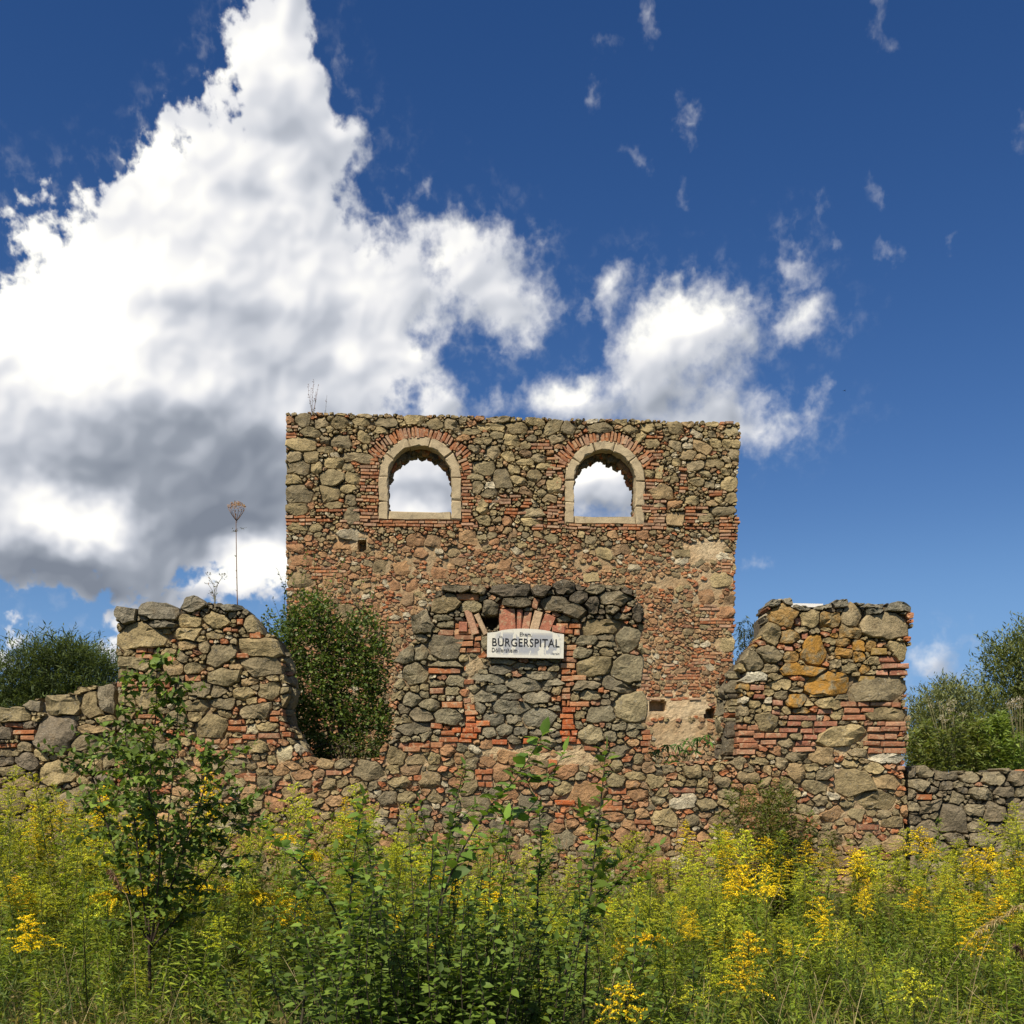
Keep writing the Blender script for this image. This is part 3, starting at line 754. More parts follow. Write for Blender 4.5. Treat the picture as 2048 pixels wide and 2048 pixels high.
for (cx, sp, ri, st, ro, ft) in GW:
    sur = empty('window_surround'); sur.parent = gable
    k = TP_.k
    u0, zs = TP_.uz(cx, sp)
    def ringpts(a0, a1, n, ra, rb):
        A = [R(a0 + (a1 - a0) * i / n) for i in range(n + 1)]
        return [(u0 + math.cos(t) * rb / k, zs + math.sin(t) * rb / k) for t in A] + [(u0 + math.cos(t) * ra / k, zs + math.sin(t) * ra / k) for t in reversed(A)]
    cuts = [0, 38, 74, 108, 146, 180]
    for a, b_ in zip(cuts[:-1], cuts[1:]):
        block('arch_block', ringpts(a + .25, b_ - .25, 6, ri + rg.uniform(-1, 1), ro), -.045 + rg.uniform(-.008, .008), .24, sur, rg)
    zt = TP_.uz(cx, st)[1]; zf = TP_.uz(cx, ft)[1]
    for s in (-1, 1):
        a, b_ = u0 + s * ri / k, u0 + s * ro / k
        zm = zf + (zs - zf) * rg.uniform(.4, .55)
        for (p, q) in ((zf, zm - .004), (zm + .004, zs - .004)):
            nn = 5
            ring = [(a, p + (q - p) * i / nn) for i in range(nn + 1)] + [(b_, q - (q - p) * i / nn) for i in range(nn + 1)]
            if s < 0: ring = ring[::-1]
            block('jamb_block', ring if s > 0 else ring, -.045 + rg.uniform(-.008, .008), .24, sur, rg)
    ring = [(u0 - (ri - 1) / k, zf + .02), (u0 - .25, zf + .005), (u0 + .25, zf + .015), (u0 + (ri - 1) / k, zf + .02), (u0 + (ri - 1) / k, zt), (u0 + .3, zt - .012), (u0 - .28, zt - .006), (u0 - (ri - 1) / k, zt)]
    block('sill', ring, -.03, .55, sur, rg)
    # ragged rubble of the rear arch and reveals
    V, F, C = [], [], []
    def lump(u, y, z, r):
        A = [6.283 * (q + rg.uniform(-.3, .3)) / 8 for q in range(8)]
        v, f = stone_lump(u, z, A, [r * rg.uniform(.7, 1.25) for _ in A], .05, .12, rg, r)
        o = len(V); V.extend((x, yy + y, zz) for x, yy, zz in v); F.extend(tuple(q + o for q in ff) for ff in f)
        C.extend([(*rg.choice(DARK_COLS + WARM_COLS[:2] + BRICK_COLS[:2]), 0)] * len(v))
    for y in (.34, .46, .58):
        for i in range(34):
            t = R(2 + 176 * (i + rg.uniform(.1, .9)) / 34)
            rr = (ri + 5) / k + rg.uniform(-.05, .03) - (.07 * rg.random() if 35 < math.degrees(t) < 150 else 0)
            lump(u0 + math.cos(t) * rr, y, zs + math.sin(t) * rr, rg.uniform(.06, .11))
        for i in range(18):
            s = -1 if i % 2 else 1
            lump(u0 + s * ((ri + 6) / k + rg.uniform(-.01, .03)), y, zt - .1 + (zs - zt + .1) * (i // 2 + .5) / 9, rg.uniform(.05, .08))
    tag(mesh_obj('reveal_rubble', V, F, M_STONE, gable, C), kind='stuff')

# =================================================================== the front wall
FP_ = Plane(12.5, R(0.8))
front = empty('ruined_front_wall', (0, FP_.y0, 0), FP_.yaw, 'ruined front wall of rough stone and brick with two broken piers and a bricked-up niche', 'wall')
S = .3106
LP = lambda pts: zl(pts, 200, 1150, S)
CP = lambda pts: zl(pts, 740, 1140, S)
RP = lambda pts: zl(pts, 1300, 1150, S)
f_out = [(236, 1830)] + LP([(110, 1180), (118, 700), (108, 420), (104, 300), (98, 255), (106, 203), (170, 210), (245, 228), (262, 195), (290, 168), (400, 178), (505, 200), (530, 190), (548, 142), (590, 130), (640, 140), (705, 178), (760, 182), (850, 188), (920, 195), (975, 250), (1040, 330), (1055, 385), (1130, 392), (1165, 420), (1170, 480), (1195, 540), (1190, 640), (1215, 720), (1210, 800), (1180, 850), (1195, 960), (1248, 1000), (1240, 1060), (1320, 1120), (1350, 1165), (1500, 1185), (1640, 1178), (1800, 1170)]) \
    + CP([(60, 1150), (140, 1090), (150, 1000), (165, 900), (120, 880), (145, 800), (140, 740), (200, 690), (210, 650), (150, 600), (190, 530), (265, 480), (285, 440), (270, 390), (262, 310), (330, 270), (400, 215), (430, 150), (470, 100), (560, 95), (640, 110), (760, 105), (880, 95), (1000, 92), (1120, 100), (1210, 75), (1250, 55), (1300, 80), (1380, 105), (1460, 90), (1600, 100), (1680, 120), (1715, 165), (1720, 215), (1765, 250), (1775, 330), (1745, 420), (1765, 520), (1768, 620), (1745, 740), (1790, 860), (1795, 940), (1770, 1000), (1800, 1060), (1800, 1185), (1830, 1245)]) \
    + RP([(90, 1222), (250, 1200), (420, 1195), (540, 1200), (565, 1170), (560, 1050), (570, 960), (555, 860), (590, 770), (560, 720), (580, 660), (640, 640), (560, 600), (570, 560), (660, 450), (720, 370), (735, 320), (725, 260), (760, 240), (742, 200), (780, 160), (900, 152), (925, 190), (1020, 205), (1140, 190), (1190, 165), (1270, 155), (1300, 165), (1360, 190), (1400, 178), (1490, 188), (1520, 176), (1600, 170), (1680, 195), (1698, 225), (1690, 255), (1692, 330), (1680, 400), (1672, 470), (1650, 520), (1640, 560), (1672, 580), (1662, 640), (1640, 660), (1668, 690), (1660, 740), (1630, 815), (1640, 840), (1672, 870), (1668, 930), (1655, 1000), (1650, 1080), (1640, 1180), (1630, 1230), (1635, 1330)]) + [(1812, 1600), (1812, 1830)]
f_niche = CP([(760, 400), (1238, 400), (1240, 1060), (1215, 1095), (720, 1095), (690, 960), (690, 700), (745, 560)])
FW = Masonry(FP_, FP_.poly(f_out), [], .0085, 12, .02, [FP_.poly(CP([(700, 285), (735, 300), (820, 300), (830, 365), (770, 385), (740, 350)])), FP_.poly(CP([(985, 630), (1012, 630), (1012, 650), (985, 650)]))])
# bricks first
for r in [(690, 1230, 785, 1400, .95), (455, 1040, 560, 1110, .6), (545, 1010, 700, 1090, 1.0), (570, 1085, 740, 1112, 1), (740, 1075, 1340, 1125, .9), (1235, 990, 1330, 1110, .9),
          (1240, 590, 1300, 1000, .95), (620, 890, 690, 1020, .8), (690, 940, 750, 1010, .8), (560, 330, 690, 540, .75), (1200, 350, 1330, 420, .8), (1250, 420, 1300, 600, .8),
          (610, 560, 660, 900, .35), (200, 1120, 480, 1150, .6), (1755, 980, 1800, 1180, .9), (1770, 815, 1810, 850, 1), (1150, 1220, 1230, 1300, .5), (1190, 1480, 1290, 1600, .5),
          (1510, 1400, 1640, 1560, .45), (440, 1040, 480, 1110, .6), (1700, 1600, 1830, 1720, .6), (860, 1360, 960, 1420, .6), (1110, 1480, 1190, 1560, .5)]:
    a = zl([(r[0], r[1]), (r[2], r[3])], 740, 1140, S); FW.brick_field(*a[0], *a[1], r[4], L=.25, H=.068)
for r in [(1245, 812, 1410, 892, 1), (1412, 822, 1610, 852, 1), (1460, 940, 1645, 978, 1), (1400, 978, 1645, 1012, 1), (1405, 1018, 1560, 1060, 1), (1390, 1065, 1640, 1105, 1), (1410, 1112, 1630, 1150, 1),
          (1470, 1210, 1625, 1262, .9), (575, 960, 670, 1200, .85), (675, 1015, 880, 1055, 1), (665, 1058, 830, 1100, 1), (940, 1112, 1060, 1145, .9), (1210, 1590, 1580, 1640, .3), (1240, 893, 1400, 940, .7)]:
    a = zl([(r[0], r[1]), (r[2], r[3])], 1300, 1150, S); FW.brick_field(*a[0], *a[1], r[4], L=.28, H=.068, cols=[(.38, .185, .10), (.34, .15, .08), (.42, .225, .13), (.31, .14, .08), (.36, .16, .085)])
for r in [(520, 1060, 620, 1095, .9), (850, 1060, 930, 1090, .9), (1100, 880, 1165, 950, .9), (1175, 970, 1250, 1050, .95), (840, 930, 930, 1010, .9), (240, 480, 340, 545, .9), (330, 515, 660, 560, .45),
          (110, 955, 320, 1010, .5), (700, 1070, 810, 1090, .9), (160, 1060, 500, 1120, .3), (730, 1130, 920, 1165, .6), (880, 1280, 1010, 1310, .5), (500, 980, 600, 1040, .5), (1130, 1320, 1250, 1400, .4)]:
    a = zl([(r[0], r[1]), (r[2], r[3])], 200, 1150, S); FW.brick_field(*a[0], *a[1], r[4], L=.27, H=.068)
put_stones(FW, [(630,175,150,44),(490,405,100,40),(450,650,150,40),(430,780,90,40),(530,870,140,40),(1350,865,130,35),(430,1005,80,40),(1345,695,100,35),(1485,775,40,35),(1420,1150,90,35),(270,1155,120,40),(1065,220,40,70,15),(1520,200,40,40),(1560,1535,130,40),(550,650,70,36),(310,1340,60,40),(150,1580,60,40)], 740, 1140, S, kind='brick')
put_stones(FW, [(600,665,100,42),(920,520,80,36),(880,950,80,34),(870,990,90,34),(965,1045,90,34),(1090,1035,140,38),(1510,1275,110,34),(970,1315,80,36),(905,305,46,40),(825,352,60,30),(875,360,40,26),(300,910,160,30),(215,705,200,36),(400,710,110,36),(1005,390,80,46)], 200, 1150, S, kind='brick')
put_stones(FW, [(980,920,180,34),(925,960,90,34),(1130,960,150,34),(890,1000,120,34),(1005,1005,80,34),(1095,1000,80,34),(1030,1045,90,34),(985,1085,100,34),(1530,542,120,36),(1540,587,100,36),(1620,587,90,36),(1490,630,80,36),(1600,630,120,36),(820,825,70,38),(810,885,60,34),(1125,880,100,34),(890,475,60,34),(995,395,40,40),(945,300,40,50),(205,1385,170,34),(690,725,90,36),(700,785,80,36)], 1300, 1150, S, [(.38, .17, .10), (.34, .14, .085), (.42, .21, .13)], 'brick')
put_stones(FW, [(1390,670,110,42),(1470,495,100,50),(1070,777,90,24)], 1300, 1150, S, [(.36, .24, .08)], 'brick', .4)
# flat brick arch over the niche
for r in [(545, 1010, 700, 1090), (570, 1085, 740, 1112), (740, 1075, 1340, 1125), (1235, 880, 1330, 1110), (640, 920, 750, 1010), (1150, 1220, 1230, 1300), (1190, 1480, 1290, 1600)]:
    (a_, b_), (c_, d_) = FP_.poly(zl([(r[0], r[1]), (r[2], r[3])], 740, 1140, S))
    for q in FW.seeds:
        if q.kind == 'brick' and a_ < q.u < c_ and d_ < q.z < b_: q.col = FW.rng.choice([(.48, .135, .045), (.44, .12, .04), (.52, .18, .07), (.40, .12, .05)])
for (x, y, w, h, rot) in [(655, 340, 50, 170, -18), (715, 350, 40, 150, -26), (885, 325, 112, 150, -4), (962, 330, 40, 150, 2), (1010, 335, 56, 130, 8), (1070, 335, 60, 140, 14), (1140, 350, 76, 130, 22), (1215, 385, 90, 50, 6), (600, 370, 60, 70, 0)]:
    p_ = zl([(x, y)], 740, 1140, S)[0]
    u, z = FP_.uz(*p_)
    FW.add(Seed(u, z, w * S / FP_.k / 2 - .004, h * S / FP_.k / 2 - .004, -R(rot), 8, FW.rng, 'brick', FW.rng.choice([(.42, .20, .12), (.46, .26, .16), (.38, .15, .09), (.48, .34, .21)]), 0, True, .05))
# stones that stand out, one by one
TOPS = [(550,115,170,80),(900,135,330,85),(1240,105,140,100),(1340,190,160,80,-20),(1580,190,200,90),(775,250,90,100),(935,215,210,56),(1240,240,290,100,12),(1430,235,90,110),(1730,280,80,120),(1080,130,120,70),(1450,130,110,60),(1650,150,80,60),(710,140,90,60),(1560,260,90,60),(330,340,140,130)]
put_stones(FW, TOPS, 740, 1140, S, DARK_COLS, prot=.09)
put_stones(FW, [(480,225,180,110,-15),(640,245,170,76),(470,310,110,56),(490,350,110,50),(485,500,230,150),(1490,365,260,105),(1660,450,150,150),(1390,455,110,66),(1520,480,140,52),(1360,540,130,76),(220,540,150,120),(325,530,90,90),(500,605,210,38),(290,670,180,130),(1445,630,205,116),(1650,640,225,175),(550,715,130,76),(1405,745,150,66),(1590,745,220,86,25),(270,840,130,86),(390,865,120,82),(1410,805,130,76),(1690,880,225,195),(230,900,80,56),(330,935,140,86),(505,940,190,96),(1490,925,180,96),(205,970,110,46),(290,1020,220,86),(1425,1065,160,126),(1715,1005,100,46)], 740, 1140, S, GREY_COLS)
put_stones(FW, [(160,1200,130,106),(300,1225,130,76),(415,1220,90,76),(500,1165,90,66),(150,1285,100,66),(265,1285,130,66),(380,1350,130,96),(200,1370,140,76),(570,1215,70,66),(650,1250,90,66),(850,1300,130,106),(1080,1330,110,126),(1400,1450,250,150),(1260,1410,140,86),(1580,1360,120,76),(1840,1370,90,76),(1580,1590,140,56),(1730,1440,120,66),(1450,1225,80,66),(120,1290,60,50),(560,1370,90,60),(640,1330,60,60),(680,1500,160,90),(1730,1220,80,60),(1720,1330,120,60)], 740, 1140, S, STONE_COLS + WARM_COLS)
NI = [(850,640,140,66),(1000,620,140,46),(1090,680,190,66),(770,700,210,50),(985,745,205,86),(1180,720,120,46),(805,770,150,56),(745,815,160,66),(905,815,140,46),(1080,825,180,76),(910,885,265,76),(1090,950,215,115),(800,965,150,76),(705,890,70,56),(920,960,100,56),(1180,900,100,56),(755,1040,100,66),(865,1035,105,76),(970,1040,105,66),(1085,1050,110,40),(850,590,160,40),(1130,600,120,40)]
put_stones(FW, NI, 740, 1140, S, [(.25, .215, .14), (.22, .195, .13), (.28, .24, .155), (.20, .175, .12)], prot=.03)
put_stones(FW, [(170,255,140,106),(385,235,255,126),(615,185,150,106),(860,210,130,46),(390,322,220,44)], 200, 1150, S, [(.20, .18, .125), (.23, .20, .14)], prot=.08)
put_stones(FW, [(270,395,310,160),(1000,330,110,140,-30),(570,380,160,86),(760,290,150,96),(580,305,150,76),(1030,470,270,120),(740,395,130,56),(560,450,120,66),(670,465,80,66),(775,520,195,140,-25),(1040,590,245,135),(485,605,140,96),(610,600,130,76),(725,605,70,38),(880,590,80,46),(800,660,235,110,-10),(960,690,110,46),(220,570,200,96),(1100,740,140,106),(640,740,140,86),(770,745,100,66),(930,760,135,76),(540,730,110,76),(600,840,180,76),(790,830,150,66),(1000,880,225,96),(720,970,215,150),(800,900,100,56),(1070,975,130,56),(180,630,140,66),(330,800,190,110),(170,800,100,90)], 200, 1150, S)
put_stones(FW, [(1005,1110,130,76),(880,1200,180,46),(1240,1225,100,46),(1450,1210,110,56),(1410,1280,80,56),(1565,1215,90,56),(1470,1350,90,66),(1315,1340,110,46),(1350,1430,100,46),(1520,1450,110,66),(1685,1220,60,66),(1330,1520,150,56),(870,1260,160,66),(1050,1220,60,46),(1440,1410,70,40),(1740,1260,190,130),(250,1130,220,80),(430,1110,160,70),(300,1220,200,80),(520,1220,140,70),(660,1190,120,70),(900,1330,110,60),(1090,1340,130,70)], 200, 1150, S, STONE_COLS + WARM_COLS[2:4])
put_stones(FW, [(1190,1145,106,80),(970,990,80,60)], 200, 1150, S, [(.50, .42, .25)], prot=.02)
put_stones(FW, [(790,185,90,56),(875,180,70,56),(980,215,130,46),(1100,200,130,42),(1230,190,110,56),(1330,185,70,46),(1600,210,190,66),(1440,200,120,42),(1440,240,110,38)], 1300, 1150, S, [(.21, .19, .135), (.25, .22, .155)], prot=.07)
put_stones(FW, [(850,260,165,140),(890,405,130,86),(905,530,110,76),(1310,370,175,76),(1240,440,80,56),(1155,290,120,96),(1420,450,60,76),(840,945,60,36)], 1300, 1150, S, [(.30, .23, .12)], alpha=.55)
put_stones(FW, [(1060,490,155,180,10),(960,615,265,76),(1340,450,86,76),(1340,525,86,66),(940,810,106,96),(970,870,80,36),(1150,700,280,140)], 1300, 1150, S, [(.27, .215, .12)], alpha=.9)
put_stones(FW, [(1030,280,110,106),(1300,255,125,180),(1515,330,325,150),(790,390,120,120,40),(650,550,180,110,35),(770,515,140,110),(1600,490,120,96),(1190,580,90,56),(1275,605,100,66),(770,605,100,66),(795,655,90,46),(830,715,120,66),(1480,740,350,140),(1150,830,150,76),(740,945,145,135),(1230,785,100,36),(1530,895,255,96),(1240,1040,310,130,-12),(1115,1165,150,106),(1345,1145,110,56),(920,1170,120,56),(1280,1215,110,56),(935,1270,130,106),(1290,1330,245,165),(1060,1360,180,86),(1525,1335,190,96),(1460,1450,265,106),(1640,1330,40,60),(880,1355,90,96),(1090,1450,90,66),(1280,1475,110,46),(1260,1640,100,46),(1550,1590,130,66),(700,1200,110,46),(1130,350,70,40),(1160,430,80,40)], 1300, 1150, S)
put_stones(FW, [(665,660,150,66),(1510,1180,235,60)], 1300, 1150, S, [(.56, .50, .36)], prot=.05)
put_stones(FW, [(270,1270,100,76),(120,1250,80,56),(40,1340,80,66),(160,1340,80,38),(440,1240,100,46),(420,1580,90,66),(270,1580,110,76),(360,1480,120,76),(80,1560,160,120),(340,1340,60,60)], 1300, 1150, S)
f_base = FP_.uz(0, 1500)[1]
f_plaster = blob_mask(FW, CP([(860, 1180, 75, 22, 1), (1300, 1220, 80, 28, 1), (1000, 1200, 80, 24, 1), (640, 640, 14, 60, .9), (640, 820, 14, 50, .9), (500, 1090, 30, 16, .8), (700, 580, 20, 40, .8), (1320, 1130, 20, 25, .8), (700, 1450, 70, 25, .5), (900, 1560, 60, 40, .6)]))
f_plaster = np.maximum(f_plaster, blob_mask(FW, RP([(1250, 1130, 40, 18, .9), (1180, 1220, 25, 20, .7), (1200, 1560, 80, 30, .7), (700, 980, 30, 14, .7)])))
FW.flush[:] = np.clip(.34 + .38 * sstep(FW.Z, f_base + .5, f_base - .2) + .28 * fbm(FW.U, FW.Z, .9, 3, .6, 25), .06, .85)
zt_ = FP_.uz(0, 1215)[1]
FW.flush *= 1 - .8 * sstep(FW.Z, zt_ - .25, zt_ + .1)
FW.flush = np.maximum(FW.flush, f_plaster)
def f_size(u, z): return .12 if FW.rng.random() < .3 else .075
def f_kind(u, z, size):
    r = FW.rng.random()
    low = z < f_base + .1
    if r < ((.32 if low else .17) if size < .06 else .0): return 'brick', FW.rng.choice(BRICK_COLS), 0
    if r > .95: return 'stone', FW.rng.choice(PALE_COLS), 0
    if z > zt_ - .15: return 'stone', FW.rng.choice(DARK_COLS), 0
    if low and FW.rng.random() < .4: return 'stone', FW.rng.choice(WARM_COLS), 0
    return 'stone', FW.rng.choice(GREY_COLS if abs(u) < 1.7 else STONE_COLS), (.7 if 1.9 < u < 4.2 and z > 2.4 and FW.rng.random() < .35 else 0)
FW.fill([(.13, 150), (.10, 400), (.075, 900), (.055, 1700), (.038, 2200), (.027, 1500)], f_size, f_kind, no=(f_plaster + .35 * fbm(FW.U, FW.Z, 6, 3, .6, 62) > .66))
fn = inside_poly(FW.U, FW.Z, FP_.poly(f_niche))
def f_prot(u, z, a): return .030 + FW.rng.uniform(-.008, .02) + .012 * (a > .03) - .03 * at_uz(FW, f_plaster, u, z)
fp = FW.pieces(.020, .0045, f_prot, .30)
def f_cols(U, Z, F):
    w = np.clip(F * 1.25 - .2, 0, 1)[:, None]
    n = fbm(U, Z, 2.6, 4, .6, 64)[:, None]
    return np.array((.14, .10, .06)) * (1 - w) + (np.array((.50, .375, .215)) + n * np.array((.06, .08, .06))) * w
V, F_, C_ = FW.core_mesh(.0255, .62, f_cols, deep=.055)
mesh_obj('mortar_core', V, F_, M_MORTAR, front, C_)
print('front', lay(fp, front, lambda u, z: z < FP_.uz(0, 1740)[1], {'stone': lambda u, z: (M_DARK if z > zt_ - .1 and -1.6 < u < 1.7 else M_STONE), 'brick': lambda u, z: M_BRICK}))

def jamb(px_pts, y_len, side, seed, splay):
    """the reveal of a broken opening: stones on the face that runs back from a front edge"""
    pts = FP_.poly(px_pts)                               # front edge, top to bottom
    z1, z0 = pts[0][1], pts[-1][1]
    J = Masonry(FP_, [(0.15, z0), (y_len, z0), (y_len, z1 - .1), (.15, z1)], [], .01, seed, .02)
    J.fill([(.12, 60), (.09, 120), (.06, 300), (.04, 500), (.026, 600)], lambda u, z: .12,
           lambda u, z, s: (('brick', J.rng.choice(BRICK_COLS), 0) if J.rng.random() < .12 else ('stone', J.rng.choice(GREY_COLS + DARK_COLS), 0)))
    zs_ = [p[1] for p in pts][::-1]; us_ = [p[0] for p in pts][::-1]
    V, F, C = [], [], []
    for (kind, area, cu, cz, vs, fs, col) in J.pieces(.012, .005, lambda u, z, a: .04, .10):
        o = len(V)
        for (a, b_, z) in vs:
            e = float(np.interp(z, zs_, us_))
            V.append((e + side * (b_ - .02) - side * splay * a, a, z))
        F += [tuple(q + o for q in (ff if side > 0 else ff[::-1])) for ff in fs]; C += [col] * len(vs)
    tag(mesh_obj('jamb_rubble', V, F, M_STONE, front, C), kind='stuff')
jamb(RP([(560, 600), (580, 680), (560, 740), (585, 800), (560, 900), (568, 1000), (560, 1190)]), .58, 1, 91, .16)
jamb(LP([(1172, 480), (1190, 620), (1212, 760), (1185, 850), (1200, 960), (1240, 1020), (1300, 1150)]), .40, -1, 92, .0)

# =================================================================== the low walls on either side
def low_wall(name, label, y0, yaw, outline_px, stones, bricks, seed, cols, big, thick, deep, extra=None):
    pl = Plane(y0, yaw)
    root = empty(name, (0, y0, 0), yaw, label, 'wall')
    M = Masonry(pl, pl.poly(outline_px), [], .0095, seed, .03)
    for b_ in bricks: M.brick_field(*b_, 1.0)
    put_stones(M, stones, 0, 0, 1, cols)
    M.flush[:] = np.clip(.35 + .3 * fbm(M.U, M.Z, .9, 3, .6, seed), .05, .7)
    def kind(u, z, s):
        r = M.rng.random()
        if r < (.10 if s < .06 else 0): return 'brick', M.rng.choice(BRICK_COLS), 0
        return 'stone', M.rng.choice(cols), 0
    M.fill([(big, 300), (.12, 300), (.09, 500), (.065, 900), (.045, 1000), (.03, 700)], lambda u, z: big, kind)
    pc = M.pieces(.021, .005, lambda u, z, a: .035 + M.rng.uniform(-.01, .03) + .02 * (a > .03), .3)
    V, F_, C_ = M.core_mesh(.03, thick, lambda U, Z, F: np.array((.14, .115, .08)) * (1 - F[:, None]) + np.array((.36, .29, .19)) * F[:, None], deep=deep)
    mesh_obj('mortar_core', V, F_, M_MORTAR, root, C_)
    print(name, lay(pc, root, lambda u, z: z < pl.uz(0, 1740)[1], {'stone': lambda u, z: M_STONE, 'brick': lambda u, z: M_BRICK}))
    return root
Z6 = lambda rows, ox, oy, s: [(ox + r[0] * s, oy + r[1] * s, r[2] * s, r[3] * s) + tuple(r[4:]) for r in rows]
low_wall('low_stone_wall', 'low ragged wall of big stones and few bricks running left of the broken front wall', 12.6, R(.5),
         [(-620, 1830), (-620, 1440), (-420, 1428), (-240, 1425), (-120, 1418), (0, 1416), (50, 1412), (52, 1402), (90, 1398), (98, 1388), (150, 1386), (160, 1378), (200, 1374), (235, 1366), (234, 1830)],
         Z6([(90,1545,200,96),(230,1490,130,66),(400,1480,235,145),(600,1480,150,150),(690,1450,150,200),(350,1670,255,205),(170,1750,100,56),(580,1730,245,96),(470,1570,110,38),(690,1580,140,56),(190,1840,120,106),(600,1640,180,60),(40,1850,120,60),(90,1900,150,70),(700,1850,100,80)], 0, 950, S),
         [(32, 1456, 72, 1470), (0, 1480, 36, 1496), (44, 1470, 66, 1482), (12, 1445, 46, 1456)], 41, STONE_COLS + [(.21, .17, .115), (.24, .20, .13)], .16, .6, .06)
low_wall('low_stone_wall', 'low wall of weathered grey-brown stones running right from the right pier', 12.75, R(.5),
         [(1812, 1830), (1812, 1560), (1812, 1532), (1850, 1530), (1868, 1540), (1905, 1545), (1925, 1538), (1960, 1542), (1985, 1546), (2010, 1538), (2048, 1540), (2130, 1536), (2260, 1545), (2420, 1552), (2640, 1560), (2640, 1830)],
         Z6([(960,1680,160,120,10),(1170,1700,210,100),(1410,1725,190,110),(1630,1735,225,140),(1850,1720,160,170),(880,1790,210,130),(1130,1880,90,60),(1320,1850,130,70),(1500,1880,200,110),(1740,1860,170,90),(1900,1850,120,100)], 1650, 1200, .206) + [(1900, 1640, 66, 56), (1985, 1625, 50, 40), (1850, 1660, 50, 34), (1960, 1680, 50, 36), (2030, 1660, 56, 44)],
         [(1832, 1588, 1866, 1600)], 47, [(.23, .185, .115), (.26, .215, .13), (.29, .24, .145), (.19, .155, .10), (.31, .255, .155)], .115, .65, .07)

# =================================================================== the painted board over the niche
def paint(name, col, rough=.55, wear=None):
    m, b, out = new_mat(name)
    p = principled(b, out, rough, .3)
    co = obj_co(b)
    c = b.mix(b.ramp(b.noise(co, 14, 5, .6), .35, .8, 0, .5), (*col, 1), tuple(x * .8 for x in col) + (1,))
    b.link(c, p.inputs['Base Color'])
    return m
def board_face():
    m, b, out = new_mat('flaking_white_board')
    p = principled(b, out, .5, .35)
    co = b.n('ShaderNodeTexCoord').outputs['Object']
    sp = b.n('ShaderNodeSeparateXYZ'); b.link(co, sp.inputs[0])
    # paint has come away in streaky patches over the middle of the board and shows the grey primer
    st = b.v('MULTIPLY', co, (9.0, 1, 3.2))
    n = b.m('ADD', b.m('MULTIPLY', b.noise(st, 1.35, 3, .5, dist=.3), .75), b.m('MULTIPLY', b.noise(co, 16, 3, .5), .25))
    ex = b.m('ABSOLUTE', b.m('SUBTRACT', sp.outputs[0], .03)); ez = b.m('ABSOLUTE', b.m('ADD', sp.outputs[2], -.005))
    zone = b.m('MULTIPLY', b.ramp(ex, .42, .30), b.ramp(ez, .155, .085))
    worn = b.m('MULTIPLY', b.ramp(n, .485, .50), zone)
    worn = b.m('MULTIPLY', worn, b.ramp(zone, .25, .4))
    c = b.mix(worn, (.70, .67, .565, 1), (.36, .37, .385, 1))
    c = b.mix(b.ramp(b.noise(co, 30, 4, .6), .45, .75, 0, .5), c, (.50, .45, .35, 1))
    b.link(c, p.inputs['Base Color'])
    return m
def ink(name, thr, col):
    m, b, out = new_mat(name)
    p = principled(b, out, .6, .3)
    co = obj_co(b)
    c = b.mix(b.ramp(b.noise(co, 38, 4, .6), thr, thr + .08), (*col, 1), (.36, .36, .35, 1))
    b.link(c, p.inputs['Base Color'])
    return m
bx, bz = FP_.uz(1050.5, 1291)
k = FP_.k
sign = empty('name_board', (0, 0, 0), 0, 'white flaking board with the black word BÜRGERSPITAL fixed over the bricked-up niche', 'sign')
sign.location = front.matrix_basis @ Vector((bx, -.105, bz)); sign.rotation_euler = (R(2), R(1.0), FP_.yaw)
hw, hb, hs, hc = 76 / k, -26.5 / k, 23.5 / k, 31 / k
prof = [(-hw, hb), (hw, hb), (hw, hs - .012)]
for i in range(11):
    t = i / 10
    x = hw - .10 - (2 * hw - .20) * t
    prof.append((x, hs + (hc - hs) * (math.sin(math.pi * t) ** .6 if 0 < t < 1 else 0)))
prof.append((-hw, hs - .012))
n = len(prof)
V = [(x, 0, z) for x, z in prof] + [(x, .03, z) for x, z in prof]
F = [tuple(range(n)), tuple(range(2 * n - 1, n - 1, -1))] + [(i, n + i, n + (i + 1) % n, (i + 1) % n) for i in range(n)]
mesh_obj('board', V, F, board_face(), sign)
cord = [(-hw + .02, hb - .006), (hw - .02, hb - .006), (hw - .02, hb), (-hw + .02, hb)]
V = [(x, y, z) for y in (.006, .028) for x, z in cord]
mesh_obj('backing_strip', V, [(0, 1, 2, 3), (7, 6, 5, 4), (0, 4, 5, 1), (1, 5, 6, 2), (2, 6, 7, 3), (3, 7, 4, 0)], paint('brown_board_edge', (.16, .07, .035)), sign)
def text_mesh(name, body, x0, x1, z0, cap, mat, y=-.003, bold=0.0):
    cu = bpy.data.curves.new(name, 'FONT'); cu.body = body; cu.extrude = .0016; cu.offset = bold; cu.resolution_u = 3
    cu.size = 1.0; cu.space_character = 1.08
    o = bpy.data.objects.new(name, cu); COL.objects.link(o)
    dg = bpy.context.evaluated_depsgraph_get()
    me = bpy.data.meshes.new_from_object(o.evaluated_get(dg))
    bpy.data.objects.remove(o); bpy.data.curves.remove(cu)
    co = np.empty(len(me.vertices) * 3, np.float32); me.vertices.foreach_get('co', co); co = co.reshape(-1, 3)
    base = co[:, 0].min(), co[:, 0].max()
    sx = (x1 - x0) / (base[1] - base[0]); sz = cap / .72
    new = np.stack([x0 + (co[:, 0] - base[0]) * sx, y - co[:, 2], z0 + co[:, 1] * sz], 1)
    me.vertices.foreach_set('co', new.ravel().astype(np.float32)); me.materials.clear(); me.materials.append(mat); me.update()
    r = bpy.data.objects.new(name, me); COL.objects.link(r); r.parent = sign
    return r
